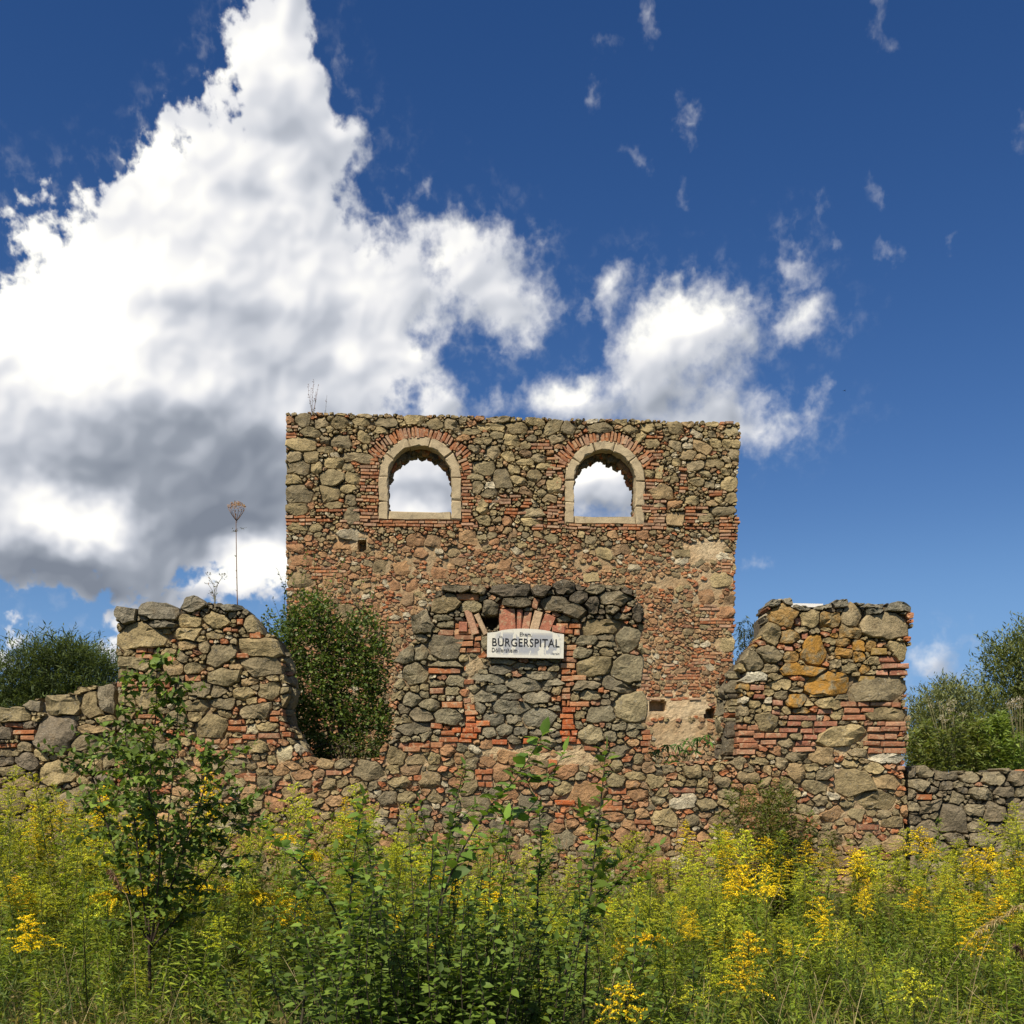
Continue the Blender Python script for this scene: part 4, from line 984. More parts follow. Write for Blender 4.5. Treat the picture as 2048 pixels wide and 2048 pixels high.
sx = lambda zx: (zx / 1932 * 180 + 960 - 1050.5) / k        # zoomed photograph (960..1140) to board metres
sz = lambda zy: -(zy / 966 * 90 + 1240 - 1291) / k
INK = ink('black_sign_paint', .70, (.02, .02, .022)); FADED = ink('faded_sign_paint', .60, (.05, .05, .05))
text_mesh('lettering', 'BÜRGERSPITAL', sx(262), sx(1695), sz(592), sz(418) - sz(592), INK, bold=.007)
text_mesh('lettering', 'Ehem.', sx(845), sx(1105), sz(375), sz(290) - sz(375), FADED)
text_mesh('lettering', 'Döllersheim', sx(258), sx(795), sz(722), sz(625) - sz(722), FADED)
text_mesh('lettering', 'Verein', sx(1515), sx(1690), sz(752), sz(700) - sz(752), ink('worn_small_print', .42, (.2, .19, .18)))

# =================================================================== ground
def soil():
    m, b, out = new_mat('ground_soil')
    p = principled(b, out, .97, .1)
    co = obj_co(b)
    c = b.mix(b.ramp(b.noise(co, 3, 6, .65), .35, .65), (.06, .055, .03, 1), (.06, .085, .024, 1))
    c = b.mix(b.ramp(b.noise(co, 25, 4, .6), .5, .8, 0, .6), c, (.12, .095, .05, 1))
    b.link(c, p.inputs['Base Color'])
    b.link(bump(b, b.noise(co, 12, 5, .7), .8, .06), p.inputs['Normal'])
    return m
def ground_z(x, y):
    s = min(1, max(0, (y - 8.5) / 4.0)); s = s * s * (3 - 2 * s)
    return .30 * s + .05 * mnoise.noise((x * .35, y * .35, 3.0))
gx = sorted(set(list(np.linspace(-12, 12, 49)) + [-3000, -1200, -400, -150, -70, -35, -20, 20, 35, 70, 150, 400, 1200, 3000]))
gy = sorted(set(list(np.linspace(0, 30, 61)) + [-3000, -800, -200, -60, -20, -8, 40, 60, 100, 200, 500, 1200, 3000]))
V = [(x, y, ground_z(x, y)) for y in gy for x in gx]
nx_ = len(gx)
F = [(j * nx_ + i, j * nx_ + i + 1, (j + 1) * nx_ + i + 1, (j + 1) * nx_ + i) for j in range(len(gy) - 1) for i in range(nx_ - 1)]
tag(mesh_obj('ground', V, F, soil(), smooth=True), 'overgrown meadow ground in front of the ruin', kind='structure')

# =================================================================== leaf geometry
def leaf_mat(name, trans=.35, rough=.5, spec=.35, vary=.35, hue=.03):
    m, b, out = new_mat(name)
    at = b.n('ShaderNodeAttribute', attribute_name='tint')
    inf = b.n('ShaderNodeObjectInfo')
    h = b.n('ShaderNodeHueSaturation')
    b.link(b.ramp(inf.outputs['Random'], 0, 1, .5 - hue, .5 + hue, False), h.inputs['Hue'])
    n = b.noise(obj_co(b), 3.0, 3, .6)
    b.link(b.m('MULTIPLY', b.ramp(inf.outputs['Random'], 0, 1, 1 - vary, 1 + vary, False), b.ramp(n, .3, .7, .75, 1.25, False)), h.inputs['Value'])
    b.link(at.outputs['Color'], h.inputs['Color'])
    p = b.n('ShaderNodeBsdfPrincipled'); p.inputs['Roughness'].default_value = rough; p.inputs['Specular IOR Level'].default_value = spec
    b.link(h.outputs[0], p.inputs['Base Color'])
    t = b.n('ShaderNodeBsdfTranslucent')
    b.link(b.mix(1.0, h.outputs[0], (1.25, 1.2, .55, 1), 'MULTIPLY'), t.inputs['Color'])
    mx = b.n('ShaderNodeMixShader'); mx.inputs[0].default_value = trans
    b.link(p.outputs[0], mx.inputs[1]); b.link(t.outputs[0], mx.inputs[2]); b.link(mx.outputs[0], out.inputs[0])
    return m
M_LEAF = leaf_mat('green_leaf', .46); M_GLOSS = leaf_mat('glossy_leaf', .36, .5, .22, .15, .01)
M_TREE = leaf_mat('tree_leaf', .34, .6, .25, .1, .005)
M_FLOWER = leaf_mat('yellow_floret', .22, .8, .1, .12, .008); M_STEM = leaf_mat('plant_stem', .0, .7, .2, .2, .01)
NR = np.random.RandomState(77)

def unit(a): return a / np.maximum(np.linalg.norm(a, axis=-1, keepdims=True), 1e-6)
class Leaves:
    """many leaves gathered into one mesh: arrays of base, direction, length, width, colour"""
    def __init__(s): s.P, s.D, s.L, s.W, s.C, s.G = [], [], [], [], [], []
    def add(s, p, d, l, w, c, droop=.2):
        s.P.append(p); s.D.append(d); s.L.append(l); s.W.append(w); s.C.append(c); s.G.append(droop)
    def many(s, P, D, L, W, C, G):
        s.P.extend(P); s.D.extend(D); s.L.extend(L); s.W.extend(W); s.C.extend(C); s.G.extend(G)
    def build(s, name, mat, parent=None, broad=False, stuff=True, rs=NR):
        P = np.array(s.P, float); D = unit(np.array(s.D, float)); L = np.array(s.L)[:, None]; W = np.array(s.W)[:, None]; G = np.array(s.G)[:, None]
        C = np.array(s.C, float); N = len(P)
        side = unit(np.cross(D, np.array([0, 0, 1.0]) + .35 * rs.randn(N, 3)))
        up = unit(np.cross(side, D))
        dn = np.array([0, 0, -1.0])
        if broad:
            q = [(0, 0, 0), (.30, .5, .10), (.30, -.5, .10), (.68, .40, .08), (.68, -.40, .08), (1, 0, 0), (.30, 0, -.02), (.68, 0, -.02)]
            f = [(0, 6, 1), (0, 2, 6), (1, 6, 7, 3), (6, 2, 4, 7), (3, 7, 5), (7, 4, 5)]
        else:
            q = [(0, 0, 0), (.42, .5, .06), (.42, -.5, .06), (1, 0, 0), (.42, 0, -.03)]
            f = [(0, 4, 1), (0, 2, 4), (1, 4, 3), (4, 2, 3)]
        vs = np.stack([P + D * L * a + side * W * b_ + up * W * c + dn * G * L * a * a for (a, b_, c) in q], 1).reshape(-1, 3)
        k = len(q)
        fs = []
        base = (np.arange(N) * k)
        for ff in f: fs += (base[:, None] + np.array(ff)[None]).tolist()
        cc = np.repeat(np.c_[C * (1 + .18 * rs.randn(N, 1)).clip(.5, 1.6), np.ones(N)], k, 0)
        o = mesh_obj(name, vs.tolist(), fs, mat, parent, cc, smooth=broad)
        if stuff: o['kind'] = 'stuff'
        return o

class Tubes:
    def __init__(s): s.V, s.F, s.C = [], [], []
    def add(s, pts, r0, r1, col, n=5):
        o = len(s.V); m = len(pts)
        for i, p in enumerate(pts):
            p = Vector(p)
            d = (Vector(pts[min(i + 1, m - 1)]) - Vector(pts[max(i - 1, 0)])).normalized()
            a = d.orthogonal().normalized(); b_ = d.cross(a)
            r = r0 + (r1 - r0) * i / (m - 1)
            for q in range(n):
                t = 6.2832 * q / n
                s.V.append(tuple(p + a * (math.cos(t) * r) + b_ * (math.sin(t) * r))); s.C.append((*col, 1))
        for i in range(m - 1):
            for q in range(n):
                s.F.append((o + i * n + q, o + i * n + (q + 1) % n, o + (i + 1) * n + (q + 1) % n, o + (i + 1) * n + q))
        s.F.append(tuple(o + q for q in range(n))[::-1]); s.F.append(tuple(o + (m - 1) * n + q for q in range(n)))
    def build(s, name, mat, parent=None): return mesh_obj(name, s.V, s.F, mat, parent, s.C, smooth=True)

def curve_pts(p0, d0, length, bend, n):
    """a shoot that starts along d0 and bends"""
    p = Vector(p0); d = Vector(d0).normalized(); out = [tuple(p)]
    for i in range(n):
        p = p + d * (length / n); d = (d + Vector(bend) / n).normalized(); out.append(tuple(p))
    return out
def along(pts, t):
    f = t * (len(pts) - 1); i = min(int(f), len(pts) - 2); f -= i
    return Vector(pts[i]).lerp(Vector(pts[i + 1]), f)

# =================================================================== goldenrod
GR_LEAF = [(.27, .31, .030), (.225, .275, .028), (.30, .335, .036), (.17, .22, .026)]
def make_goldenrod(bloom, h, seed):
    """bloom: 'yellow', 'bud' or 'leafy'"""
    rg = random.Random(seed)
    root = empty('goldenrod_plant')
    st = Tubes(); lv = Leaves(); fl = Leaves()
    lean = (rg.uniform(-.16, .16), rg.uniform(-.16, .16), 0)
    main = curve_pts((0, 0, 0), (lean[0] * .4, lean[1] * .4, 1), h, lean, 9)
    st.add(main, .0045, .002, (.14, .13, .045) if bloom != 'bud' else (.12, .15, .05), 4)
    ph = rg.uniform(0, 6.28)
    top = .80 if bloom != 'leafy' else 1.0
    n = int(125 * h)
    for i in range(n):
        t = .10 + (top - .06) * (i + rg.random()) / n
        p = along(main, t); ph += 2.4 + rg.uniform(-.4, .4)
        e = rg.uniform(.25, .95)
        d = (math.cos(ph), math.sin(ph), e)
        big = math.sin(math.pi * min(1, t / top * .8 + .2)) ** .5
        lv.add(tuple(p), d, rg.uniform(.075, .125) * (.45 + .6 * big), rg.uniform(.012, .020) * (.6 + .5 * big), rg.choice(GR_LEAF if bloom != 'bud' else [(.25, .30, .036), (.21, .27, .032), (.17, .23, .03)]), rg.uniform(.15, .75))
    if bloom == 'leafy':
        for i in range(16):
            ph += 2.4; lv.add(main[-1], (math.cos(ph), math.sin(ph), rg.uniform(.5, 2.5)), rg.uniform(.03, .06), .008, rg.choice([(.16, .22, .04), (.14, .20, .035)]), .1)
    else:
        yel = [(.82, .60, .018), (.86, .68, .03), (.74, .50, .015)] if bloom != 'bud' else [(.54, .55, .037), (.45, .49, .04), (.66, .60, .035)]
        nb = rg.randint(30, 44); W = rg.uniform(.15, .23); sp = bloom == 'spray'
        for i in range(nb):
            t = i / nb
            p = along(main, (.94 if sp else .74) + (.06 if sp else .26) * t); ph += 2.4 + rg.uniform(-.5, .5)
            ln = W * ((1 - .3 * t) if sp else (1 - .80 * t)) * rg.uniform(.65, 1.15)
            br = curve_pts(tuple(p), (math.cos(ph), math.sin(ph), rg.uniform(.1, .7) if sp else rg.uniform(.35, .95)), ln, (0, 0, -rg.uniform(1.0, 2.2) if sp else -rg.uniform(.5, 1.7)), 5)
            st.add(br, .0015, .0007, (.20, .20, .05), 3)
            m = int(8 + ln * 190)
            for j in range(m):
                q = along(br, .15 + .85 * j / m)
                fl.add((q.x + rg.gauss(0, .003), q.y + rg.gauss(0, .003), q.z + rg.uniform(0, .006)), (rg.gauss(0, 1), rg.gauss(0, 1), rg.uniform(.3, 1.6)), rg.uniform(.008, .014), rg.uniform(.005, .009) * (1.15 if bloom != 'bud' else .85), rg.choice(yel), 0)
            if rg.random() < .6: lv.add(tuple(p), (math.cos(ph), math.sin(ph), .6), rg.uniform(.03, .06), .008, rg.choice(GR_LEAF), .3)
    st.build('stem', M_STEM, root)
    lv.build('foliage', M_LEAF, root)
    if bloom != 'leafy': fl.build('flower_plume', M_FLOWER, root)
    return root
PROTO = {}
for bloom, cnt in (('yellow', 5), ('bud', 5), ('leafy', 5), ('spray', 3)):
    PROTO[bloom] = []
    for i in range(cnt):
        h = (1.0, 1.15, .85, 1.25, .7)[i] if bloom != 'spray' else (.8, 1.0, .65)[i]
        PROTO[bloom].append([make_goldenrod(bloom, h, 100 + 17 * i + len(bloom)), h, False])
def children(o): return [c for c in bpy.data.objects if c.parent == o]
KIDS = {}
def copy_tree(root):
    if root.name not in KIDS: KIDS[root.name] = [(c, children(c)) for c in children(root)]
    r = root.copy(); COL.objects.link(r)
    for c, gk in KIDS[root.name]:
        n_ = c.copy(); COL.objects.link(n_); n_.parent = r
        for g in gk:
            m = g.copy(); COL.objects.link(m); m.parent = n_
    return r
def place_goldenrod(bloom, x, y, h, label, group, rz, tilt=(0, 0), wide=None):
    ps = PROTO[bloom]
    p = min(ps, key=lambda q: abs(q[1] - h) + .3 * GRG.random())
    if not p[2]:
        p[2] = True; KIDS[p[0].name] = [(c, children(c)) for c in children(p[0])]; r = p[0]
    else:
        r = copy_tree(p[0])
    s = h / p[1]
    r.location = (x, y, ground_z(x, y) - .02); r.rotation_euler = (tilt[0], tilt[1], rz); w_ = wide or (.55 + .5 * s)
    r.scale = (w_, w_, s)
    return tag(r, label, 'goldenrod', group, 'thing')

GRG = random.Random(4)
ENV_X = [-150, 0, 60, 130, 200, 260, 330, 420, 480, 560, 640, 700, 800, 900, 1000, 1200, 1320, 1420, 1480, 1560, 1620, 1700, 1780, 1840, 1900, 2000, 2048, 2200]
ENV_Y = [1560, 1580, 1590, 1590, 1600, 1640, 1680, 1680, 1650, 1625, 1650, 1645, 1660, 1685, 1700, 1700, 1700, 1690, 1660, 1650, 1715, 1710, 1705, 1690, 1700, 1690, 1660, 1650]
def row_y(px_, D):
    e = float(np.interp(px_, ENV_X, ENV_Y))
    t = min(1, max(0, (10.6 - D) / 6.2))
    return e + (2010 - e) * t ** 1.25
def at_px(px_, D): return (px_ - CX) / FPX * D
def height_for(px_, y_, D):
    x = at_px(px_, D)
    return EYE + (HY - y_) / FPX * D - ground_z(x, D)
def depth_for(px_, y_):
    lo, hi = 4.4, 10.4
    for _ in range(30):
        m = (lo + hi) / 2
        if row_y(px_, m) > y_: lo = m
        else: hi = m
    return (lo + hi) / 2
HERO = [(375, 1535, 'yellow', 'tall plume of half-open yellow goldenrod standing before the birch sapling'), (552, 1560, 'bud', 'feathery greenish goldenrod plume against the lower stones below the left pier'),
        (760, 1560, 'bud', 'pale green goldenrod tip beside the bottom of the dark shrub'), (100, 1600, 'yellow', 'dense yellow goldenrod head before the low left wall'),
        (30, 1565, 'bud', 'green budding goldenrod at the left edge before the low wall'), (165, 1625, 'yellow', 'broad yellow-green goldenrod head left of the birch sapling'),
        (428, 1665, 'spray', 'bright drooping yellow goldenrod spray right of the birch foot'), (205, 1775, 'spray', 'open star-like yellow goldenrod spray low on the left'),
        (283, 1745, 'yellow', 'small bright goldenrod head in shadow left of centre of the birch foot'), (285, 1695, 'spray', 'flat yellow goldenrod sprays just under the birch leaves'),
        (392, 1768, 'spray', 'small flat yellow goldenrod spray below the birch foot'), (465, 1775, 'spray', 'mop-like drooping yellow goldenrod head low between birch and young willows'),
        (492, 1625, 'bud', 'light green goldenrod tuft right of the birch leaves'), (572, 1665, 'spray', 'bright yellow goldenrod behind the leaning willow stem'),
        (600, 1700, 'spray', 'drooping golden sprays hanging by the leaning willow stem'), (548, 1780, 'yellow', 'tiny yellow goldenrod head among dark willow leaves'),
        (690, 1590, 'yellow', 'yellow goldenrod tip peeping behind the upright willow shoot'), (838, 1600, 'bud', 'greenish goldenrod tip before the wall left of the niche'),
        (880, 1745, 'spray', 'largest hanging golden spray in the middle of the willow thicket'), (972, 1755, 'yellow', 'small yellow goldenrod head right of the big hanging spray'),
        (1275, 1865, 'spray', 'bright yellow goldenrod spray low in the middle right'), (1258, 1960, 'yellow', 'lowest yellow goldenrod sprays near the bottom middle'),
        (1475, 1735, 'yellow', 'yellow goldenrod before the foot of the bushy mugwort'), (1522, 1765, 'spray', 'orange-yellow spreading goldenrod head below the right pier'),
        (1440, 1800, 'bud', 'yellow-green goldenrod plume left of the pier foot'), (1468, 1905, 'yellow', 'short bright goldenrod head low on the right half'),
        (1500, 1850, 'yellow', 'dull yellow goldenrod head in green leaves below the right pier'), (1690, 1690, 'yellow', 'flat-topped yellow goldenrod before the pier foot'),
        (1722, 1695, 'yellow', 'wide yellow goldenrod crown just right of the flat-topped one'), (1770, 1715, 'yellow', 'single yellow goldenrod head before the wall seam'),
        (1835, 1650, 'yellow', 'tall yellow goldenrod before the dark right-hand wall'), (1842, 1770, 'yellow', 'small bright yellow goldenrod in the right-hand thicket'),
        (1918, 1775, 'yellow', 'large drooping yellow goldenrod in the right-hand thicket'), (1955, 1690, 'yellow', 'bright yellow goldenrod crown before the low right wall'),
        (2000, 1695, 'yellow', 'full yellow goldenrod crown next to the right edge'), (2025, 1735, 'yellow', 'heavy yellow goldenrod head at the right edge'),
        (1925, 1850, 'yellow', 'thin yellow goldenrod sprays beside the dry reed grass'), (1842, 1930, 'bud', 'lime-green young goldenrod by the dry grass patch'),
        (2045, 1600, 'bud', 'tall light green goldenrod cut by the right edge'), (1640, 1735, 'bud', 'greenish goldenrod before the pale stones of the pier foot'),
        (8, 1745, 'yellow', 'orange-yellow goldenrod cut by the left edge'), (1395, 1690, 'bud', 'soft green goldenrod plume left of the bushy mugwort'), (130, 1535, 'bud', 'tall leafy goldenrod tip against the low left wall')]
for (px_, py_, bl, lab) in HERO:
    D = min(9.8, depth_for(px_, py_ + 10)) - .15
    if py_ < 1580: D = 8.8
    h = height_for(px_, py_, D)
    place_goldenrod(bl, at_px(px_, D), D, h, lab, 'goldenrods in front of the ruin', GRG.uniform(0, 6.28), (GRG.gauss(0, .05), GRG.gauss(0, .05)))
ZONES = [(-99, 'at the left edge'), (90, 'before the low left wall'), (200, 'left of the birch stem'), (300, 'right of the birch stem'), (420, 'below the left pier'), (540, 'by the leaning willow'),
         (640, 'left of the upright willow'), (760, 'right of the upright willow'), (880, 'left of the niche foot'), (1000, 'below the name board'), (1120, 'below the right niche side'),
         (1230, 'right of the slim willow'), (1340, 'left of the mugwort'), (1460, 'beside the mugwort'), (1580, 'right of the mugwort'), (1690, 'at the right pier foot'), (1800, 'by the right wall seam'),
         (1890, 'before the low right wall'), (1980, 'at the right edge')]
def zone(px_):
    z = ZONES[0][1]
    for a, t in ZONES:
        if px_ >= a: z = t
    return z
WORD = {'spray': 'yellow-sprayed', 'yellow': 'yellow-flowering', 'bud': 'green-budded', 'leafy': 'flowerless'}
LEAN = {'upright': 0.0, 'left-leaning': -.16, 'right-leaning': .16}
def spread_spots(count, tries, spots, gap, back, q0=-60, q1=2110):
    out = []; t = 0
    while len(out) < count and t < tries:
        t += 1
        D = 5.0 + 5.7 * GRG.random() ** back
        px_ = GRG.uniform(q0, q1)
        x = at_px(px_, D)
        if 540 < px_ < 1150 and D < 6.8 and GRG.random() < .75: continue
        if any((x - a) ** 2 + (D - b_) ** 2 < gap ** 2 for a, b_ in spots): continue
        y_ = row_y(px_, D) + GRG.uniform(-70, 80)
        h = height_for(px_, y_, D)
        if h < .35: continue
        r = GRG.random()
        if D > 7.0: bl = 'yellow' if r < (.17 if px_ > 1380 else (.10 if px_ < 280 else .05)) else ('bud' if r < .74 else 'leafy')
        else: bl = 'yellow' if r < .02 else ('bud' if r < .20 else 'leafy')
        spots.append((x, D)); out.append((px_, x, D, y_, h, bl))
    return out
spots = []; seen = set()
for (px_, x, D, y_, h, bl) in spread_spots(245, 9000, spots, .15, .62):
    lev = 'low' if y_ > 1880 else ('mid-height' if y_ > 1760 else 'tall')
    row = 'front' if D < 6.8 else ('middle' if D < 8.8 else 'rear')
    opts = [(a, b_) for a in LEAN for b_ in ('slim', 'broad', 'narrow')]; GRG.shuffle(opts)
    for ln, wd_ in opts:
        lab = f'{lev} {wd_} {ln} {WORD[bl]} goldenrod in {row} row {zone(px_)}'
        if lab not in seen: break
    seen.add(lab)
    place_goldenrod(bl, x, D, h, lab, 'goldenrods in front of the ruin', 0.0, (GRG.gauss(0, .05), LEAN[ln] + GRG.gauss(0, .02)), {'slim': .78, 'narrow': .62, 'broad': 1.12}[wd_] * (.55 + .45 * h))
# the rest of the thicket, past the three hundred that show largest
def read_mesh(o):
    me = o.data; v = np.empty(len(me.vertices) * 3, np.float32); me.vertices.foreach_get('co', v)
    c = np.empty(len(me.vertices) * 4, np.float32); me.color_attributes['tint'].data.foreach_get('color', c)
    return v.reshape(-1, 3), c.reshape(-1, 4), [tuple(p.vertices) for p in me.polygons]
PARTS = {bl: [(h_, [read_mesh(c) for c in children(r) ]) for r, h_, _ in ps] for bl, ps in PROTO.items()}
Vs, Cs, Fs, off = [], [], [], 0
for (px_, x, D, y_, h, bl) in spread_spots(430, 9000, spots, .08, .55) + spread_spots(75, 3000, spots, .12, .6, -620, -60) + spread_spots(75, 3000, spots, .12, .6, 2110, 2680):
    h_, parts = GRG.choice(PARTS[bl if GRG.random() < .75 else 'leafy'])
    s = h / h_; w_ = .55 + .5 * s; a = GRG.uniform(0, 6.28); tx_, ty_ = GRG.gauss(0, .1), GRG.gauss(0, .1)
    g = ground_z(x, D) - .02; val = GRG.uniform(.7, 1.25)
    for v, c, f in parts:
        X = (v[:, 0] * math.cos(a) - v[:, 1] * math.sin(a)) * w_ + tx_ * v[:, 2]; Y = (v[:, 0] * math.sin(a) + v[:, 1] * math.cos(a)) * w_ + ty_ * v[:, 2]
        Vs.append(np.stack([X + x, Y + D, v[:, 2] * s + g], 1)); Cs.append(c * np.array([val, val, val, 1]))
        Fs += [tuple(q + off for q in ff) for ff in f]; off += len(v)
tag(mesh_obj('goldenrod_thicket', np.concatenate(Vs).tolist(), Fs, M_LEAF, None, np.concatenate(Cs)), 'thicket of further goldenrods filling in between the single plants', kind='stuff')
for ps in PROTO.values():
    for p in ps:
        if not p[2]:
            for c in children(p[0]): bpy.data.objects.remove(c)
            bpy.data.objects.remove(p[0])

# =================================================================== undergrowth and grass
def undergrowth():
    lv = Leaves()
    n = 54000
    D = 4.3 + 7.4 * NR.rand(n) ** .8
    px_ = NR.uniform(-640, 2690, n)
    far = ((px_ < -100) | (px_ > 2150)) & (NR.rand(n) < .45)
    px_[far] = NR.uniform(-100, 2150, int(far.sum()))
    for i in range(n):
        d, q = D[i], px_[i]
        x = at_px(q, d); g = ground_z(x, d)
        top = height_for(q, row_y(q, d) + 120, d) * (.62 + .5 * (mnoise.noise((x * 1.6, d * 1.6, 0)) * .5 + .5))
        if d > 10.6: top = min(top, .55)
        if top < .12: top = .12
        hz = top * NR.rand() ** .75
        t = NR.rand()
        dryz = (q < 660 and d < 6.6) or (1650 < q < 1950 and d < 6.0) or d > 10.4
        if t < (.40 if dryz else .10): c = ((.28, .215, .08), (.34, .26, .11), (.21, .16, .06))[NR.randint(3)]
        elif q > 1180: c = ((.25, .295, .034), (.215, .265, .032), (.28, .305, .04), (.16, .21, .03))[NR.randint(4)]
        else: c = ((.15, .20, .032), (.17, .215, .032), (.12, .165, .03), (.20, .225, .038))[NR.randint(4)]
        a = NR.rand() * 6.283
        lv.add((x, d, g + hz), (math.cos(a), math.sin(a), NR.uniform(-.2, 1.5)), NR.uniform(.04, .11), NR.uniform(.008, .018), c, NR.uniform(0, .7))
    o = lv.build('undergrowth', M_LEAF)
    tag(o, 'tangled green and brown undergrowth filling the foreground', kind='stuff')
undergrowth()
def grass():
    lv = Leaves()
    for i in range(20000):
        d = 4.2 + 7.9 * NR.rand() ** .9; q = NR.uniform(-120, 2170) if i < 15000 else (NR.uniform(-640, -120) if i % 2 else NR.uniform(2170, 2690))
        x = at_px(q, d); g = ground_z(x, d)
        top = height_for(q, row_y(q, d) + 50, d)
        l = max(.15, min(.75, top * NR.uniform(.5, 1.0)))
        dryz = (q < 680 and d < 6.6) or (1640 < q < 2100 and d < 6.4) or d > 10.2
        if NR.rand() < (.62 if dryz else .22): c = ((.38, .30, .14), (.30, .22, .10), (.24, .17, .08))[NR.randint(3)]
        else: c = ((.10, .16, .035), (.13, .18, .04), (.08, .13, .03))[NR.randint(3)]
        a = NR.rand() * 6.283; k = NR.uniform(.1, .6)
        lv.add((x, d, g), (math.cos(a) * k, math.sin(a) * k, 1), l, NR.uniform(.005, .010), c, NR.uniform(0, .45))
    tag(lv.build('grass', M_LEAF), 'long green and dry grass blades between the plants', kind='stuff')
grass()
def dry_heads():
    lv = Leaves(); tb = Tubes()
    for i in range(260):
        q = NR.uniform(860, 1560); d = NR.uniform(10.0, 11.8)
        x = at_px(q, d); g = ground_z(x, d); y_ = NR.uniform(1655, 1740) + (30 if q > 1450 else 0)
        h = max(.3, height_for(q, y_, d)); a = NR.rand() * 6.28
        pts = curve_pts((x, d, g), (math.cos(a) * .08, math.sin(a) * .08, 1), h, (math.cos(a) * .25, math.sin(a) * .25, -.05), 4)
        tb.add(pts, .002, .001, (.30, .19, .09), 3)
        for j in range(16):
            p = along(pts, .72 + .28 * j / 16); lv.add(tuple(p), (NR.randn(), NR.randn(), 1.5), .022, .006, ((.30, .17, .09), (.36, .23, .12))[j % 2], .2)
    o = tb.build('dry_seed_grass', M_STEM); lv.build('seed_head', M_LEAF, o)
    tag(o, 'reddish brown dry seed grass along the wall foot', kind='stuff')
dry_heads()
def dead_stems():
    tb = Tubes()
    for i in range(170):
        q = NR.uniform(-80, 2130); d = NR.uniform(5.0, 10.0)
        x = at_px(q, d); h = max(.3, height_for(q, row_y(q, d) + NR.uniform(-10, 140), d)); a = NR.rand() * 6.28; k = abs(NR.randn()) * .35
        tb.add(curve_pts((x, d, ground_z(x, d)), (math.cos(a) * k, math.sin(a) * k, 1), h * 1.05, (math.cos(a) * .5, math.sin(a) * .5, -.2), 5), .0028, .0012, ((.42, .33, .18), (.30, .22, .12), (.22, .15, .08))[i % 3], 3)
    tag(tb.build('dead_stems', M_STEM), 'bent dead stems among the goldenrods', kind='stuff')
dead_stems()

# =================================================================== saplings
def px_at(px_, py_, D): return (at_px(px_, D), D, EYE + (HY - py_) / FPX * D)
WIL = [(.16, .25, .040), (.125, .20, .034), (.20, .295, .048), (.155, .235, .048)]
def shoot(tb, lv, pts, n, L, rg, cols=WIL, start=.25, r0=.008, ratio=.5, pair=False, ang=(.1, .8)):
    tb.add(pts, r0, .0018, (.055, .045, .028), 5)
    ph = rg.uniform(0, 6.28)
    for i in range(n):
        t = start + (1 - start) * (i + .3 * rg.random()) / n
        p = along(pts, t); ph += 2.4 + rg.uniform(-.3, .3)
        for s in ((0, 3.14) if pair else (0,)):
            l = L * rg.uniform(.65, 1.15) * (1.05 - .35 * t)
            lv.add(tuple(p), (math.cos(ph + s), math.sin(ph + s), rg.uniform(*ang)), l, l * ratio * rg.uniform(.85, 1.1), rg.choice(cols), rg.uniform(.05, .45))
    lv.add(pts[-1], (rg.gauss(0, .3), rg.gauss(0, .3), 1), L * .7, L * .35, rg.choice(cols), 0)
def smooth_path(P, n=14):
    out = []
    for i in range(len(P) - 1):
        a, b_ = Vector(P[i]), Vector(P[i + 1]); p0 = Vector(P[max(i - 1, 0)]); p3 = Vector(P[min(i + 2, len(P) - 1)])
        for j in range(n // (len(P) - 1) + 1):
            t = j / (n // (len(P) - 1) + 1)
            out.append(tuple(.5 * ((2 * a) + (b_ - p0) * t + (2 * p0 - 5 * a + 4 * b_ - p3) * t * t + (3 * a - p0 - 3 * b_ + p3) * t ** 3)))
    out.append(tuple(P[-1])); return out
def sapling(label, D, path, L, n, twigs=(), seed=1, ratio=.5, cols=WIL, start=.2):
    rg = random.Random(seed)
    root = empty('willow_sapling', (0, 0, 0), 0, label, 'sapling', 'young willow shoots in the foreground')
    P = [px_at(x, y, D + dd) for x, y, dd in path]
    root.location = P[0]
    rel = lambda Q: [tuple(Vector(q) - Vector(P[0])) for q in Q]
    tb, lv = Tubes(), Leaves()
    shoot(tb, lv, rel(smooth_path(P)), int(n * 2.5), L, rg, cols, start, .008, ratio)
    for tw in twigs:
        shoot(tb, lv, rel(smooth_path([px_at(x, y, D + dd) for x, y, dd in tw], 8)), 16, L * .9, rg, cols, .10, .004, ratio)
    tb.build('stem', M_STEM, root); lv.build('foliage', M_GLOSS, root, True)
sapling('long willow shoot leaning right with big leaves at its tip below the board', 5.6, [(860, 2060, 0), (885, 1800, 0), (960, 1640, 0), (1030, 1560, 0), (1085, 1470, .05)], .145, 22,
        [[(985, 1610, 0), (1030, 1640, .1), (1075, 1600, .1)], [(1040, 1545, 0), (1090, 1560, 0), (1128, 1505, 0)], [(930, 1700, 0), (990, 1690, -.1), (1010, 1640, -.1)]], 2)
sapling('slim willow shoot with few paired leaves right of the niche', 5.6, [(1165, 2060, 0), (1180, 1800, 0), (1200, 1620, 0), (1212, 1500, 0)], .12, 20, [[(1195, 1660, 0), (1160, 1620, 0)], [(1185, 1760, 0), (1240, 1720, .1)]], 3)
sapling('upright dark willow shoot left of the niche with leaves up its whole stem', 4.9, [(722, 2080, 0), (700, 1900, 0), (706, 1740, 0), (728, 1590, 0)], .085, 34, [[(705, 1760, 0), (670, 1700, 0)], [(703, 1850, 0), (760, 1790, 0), (775, 1740, 0)], [(702, 1930, 0), (650, 1880, .1)]], 4)
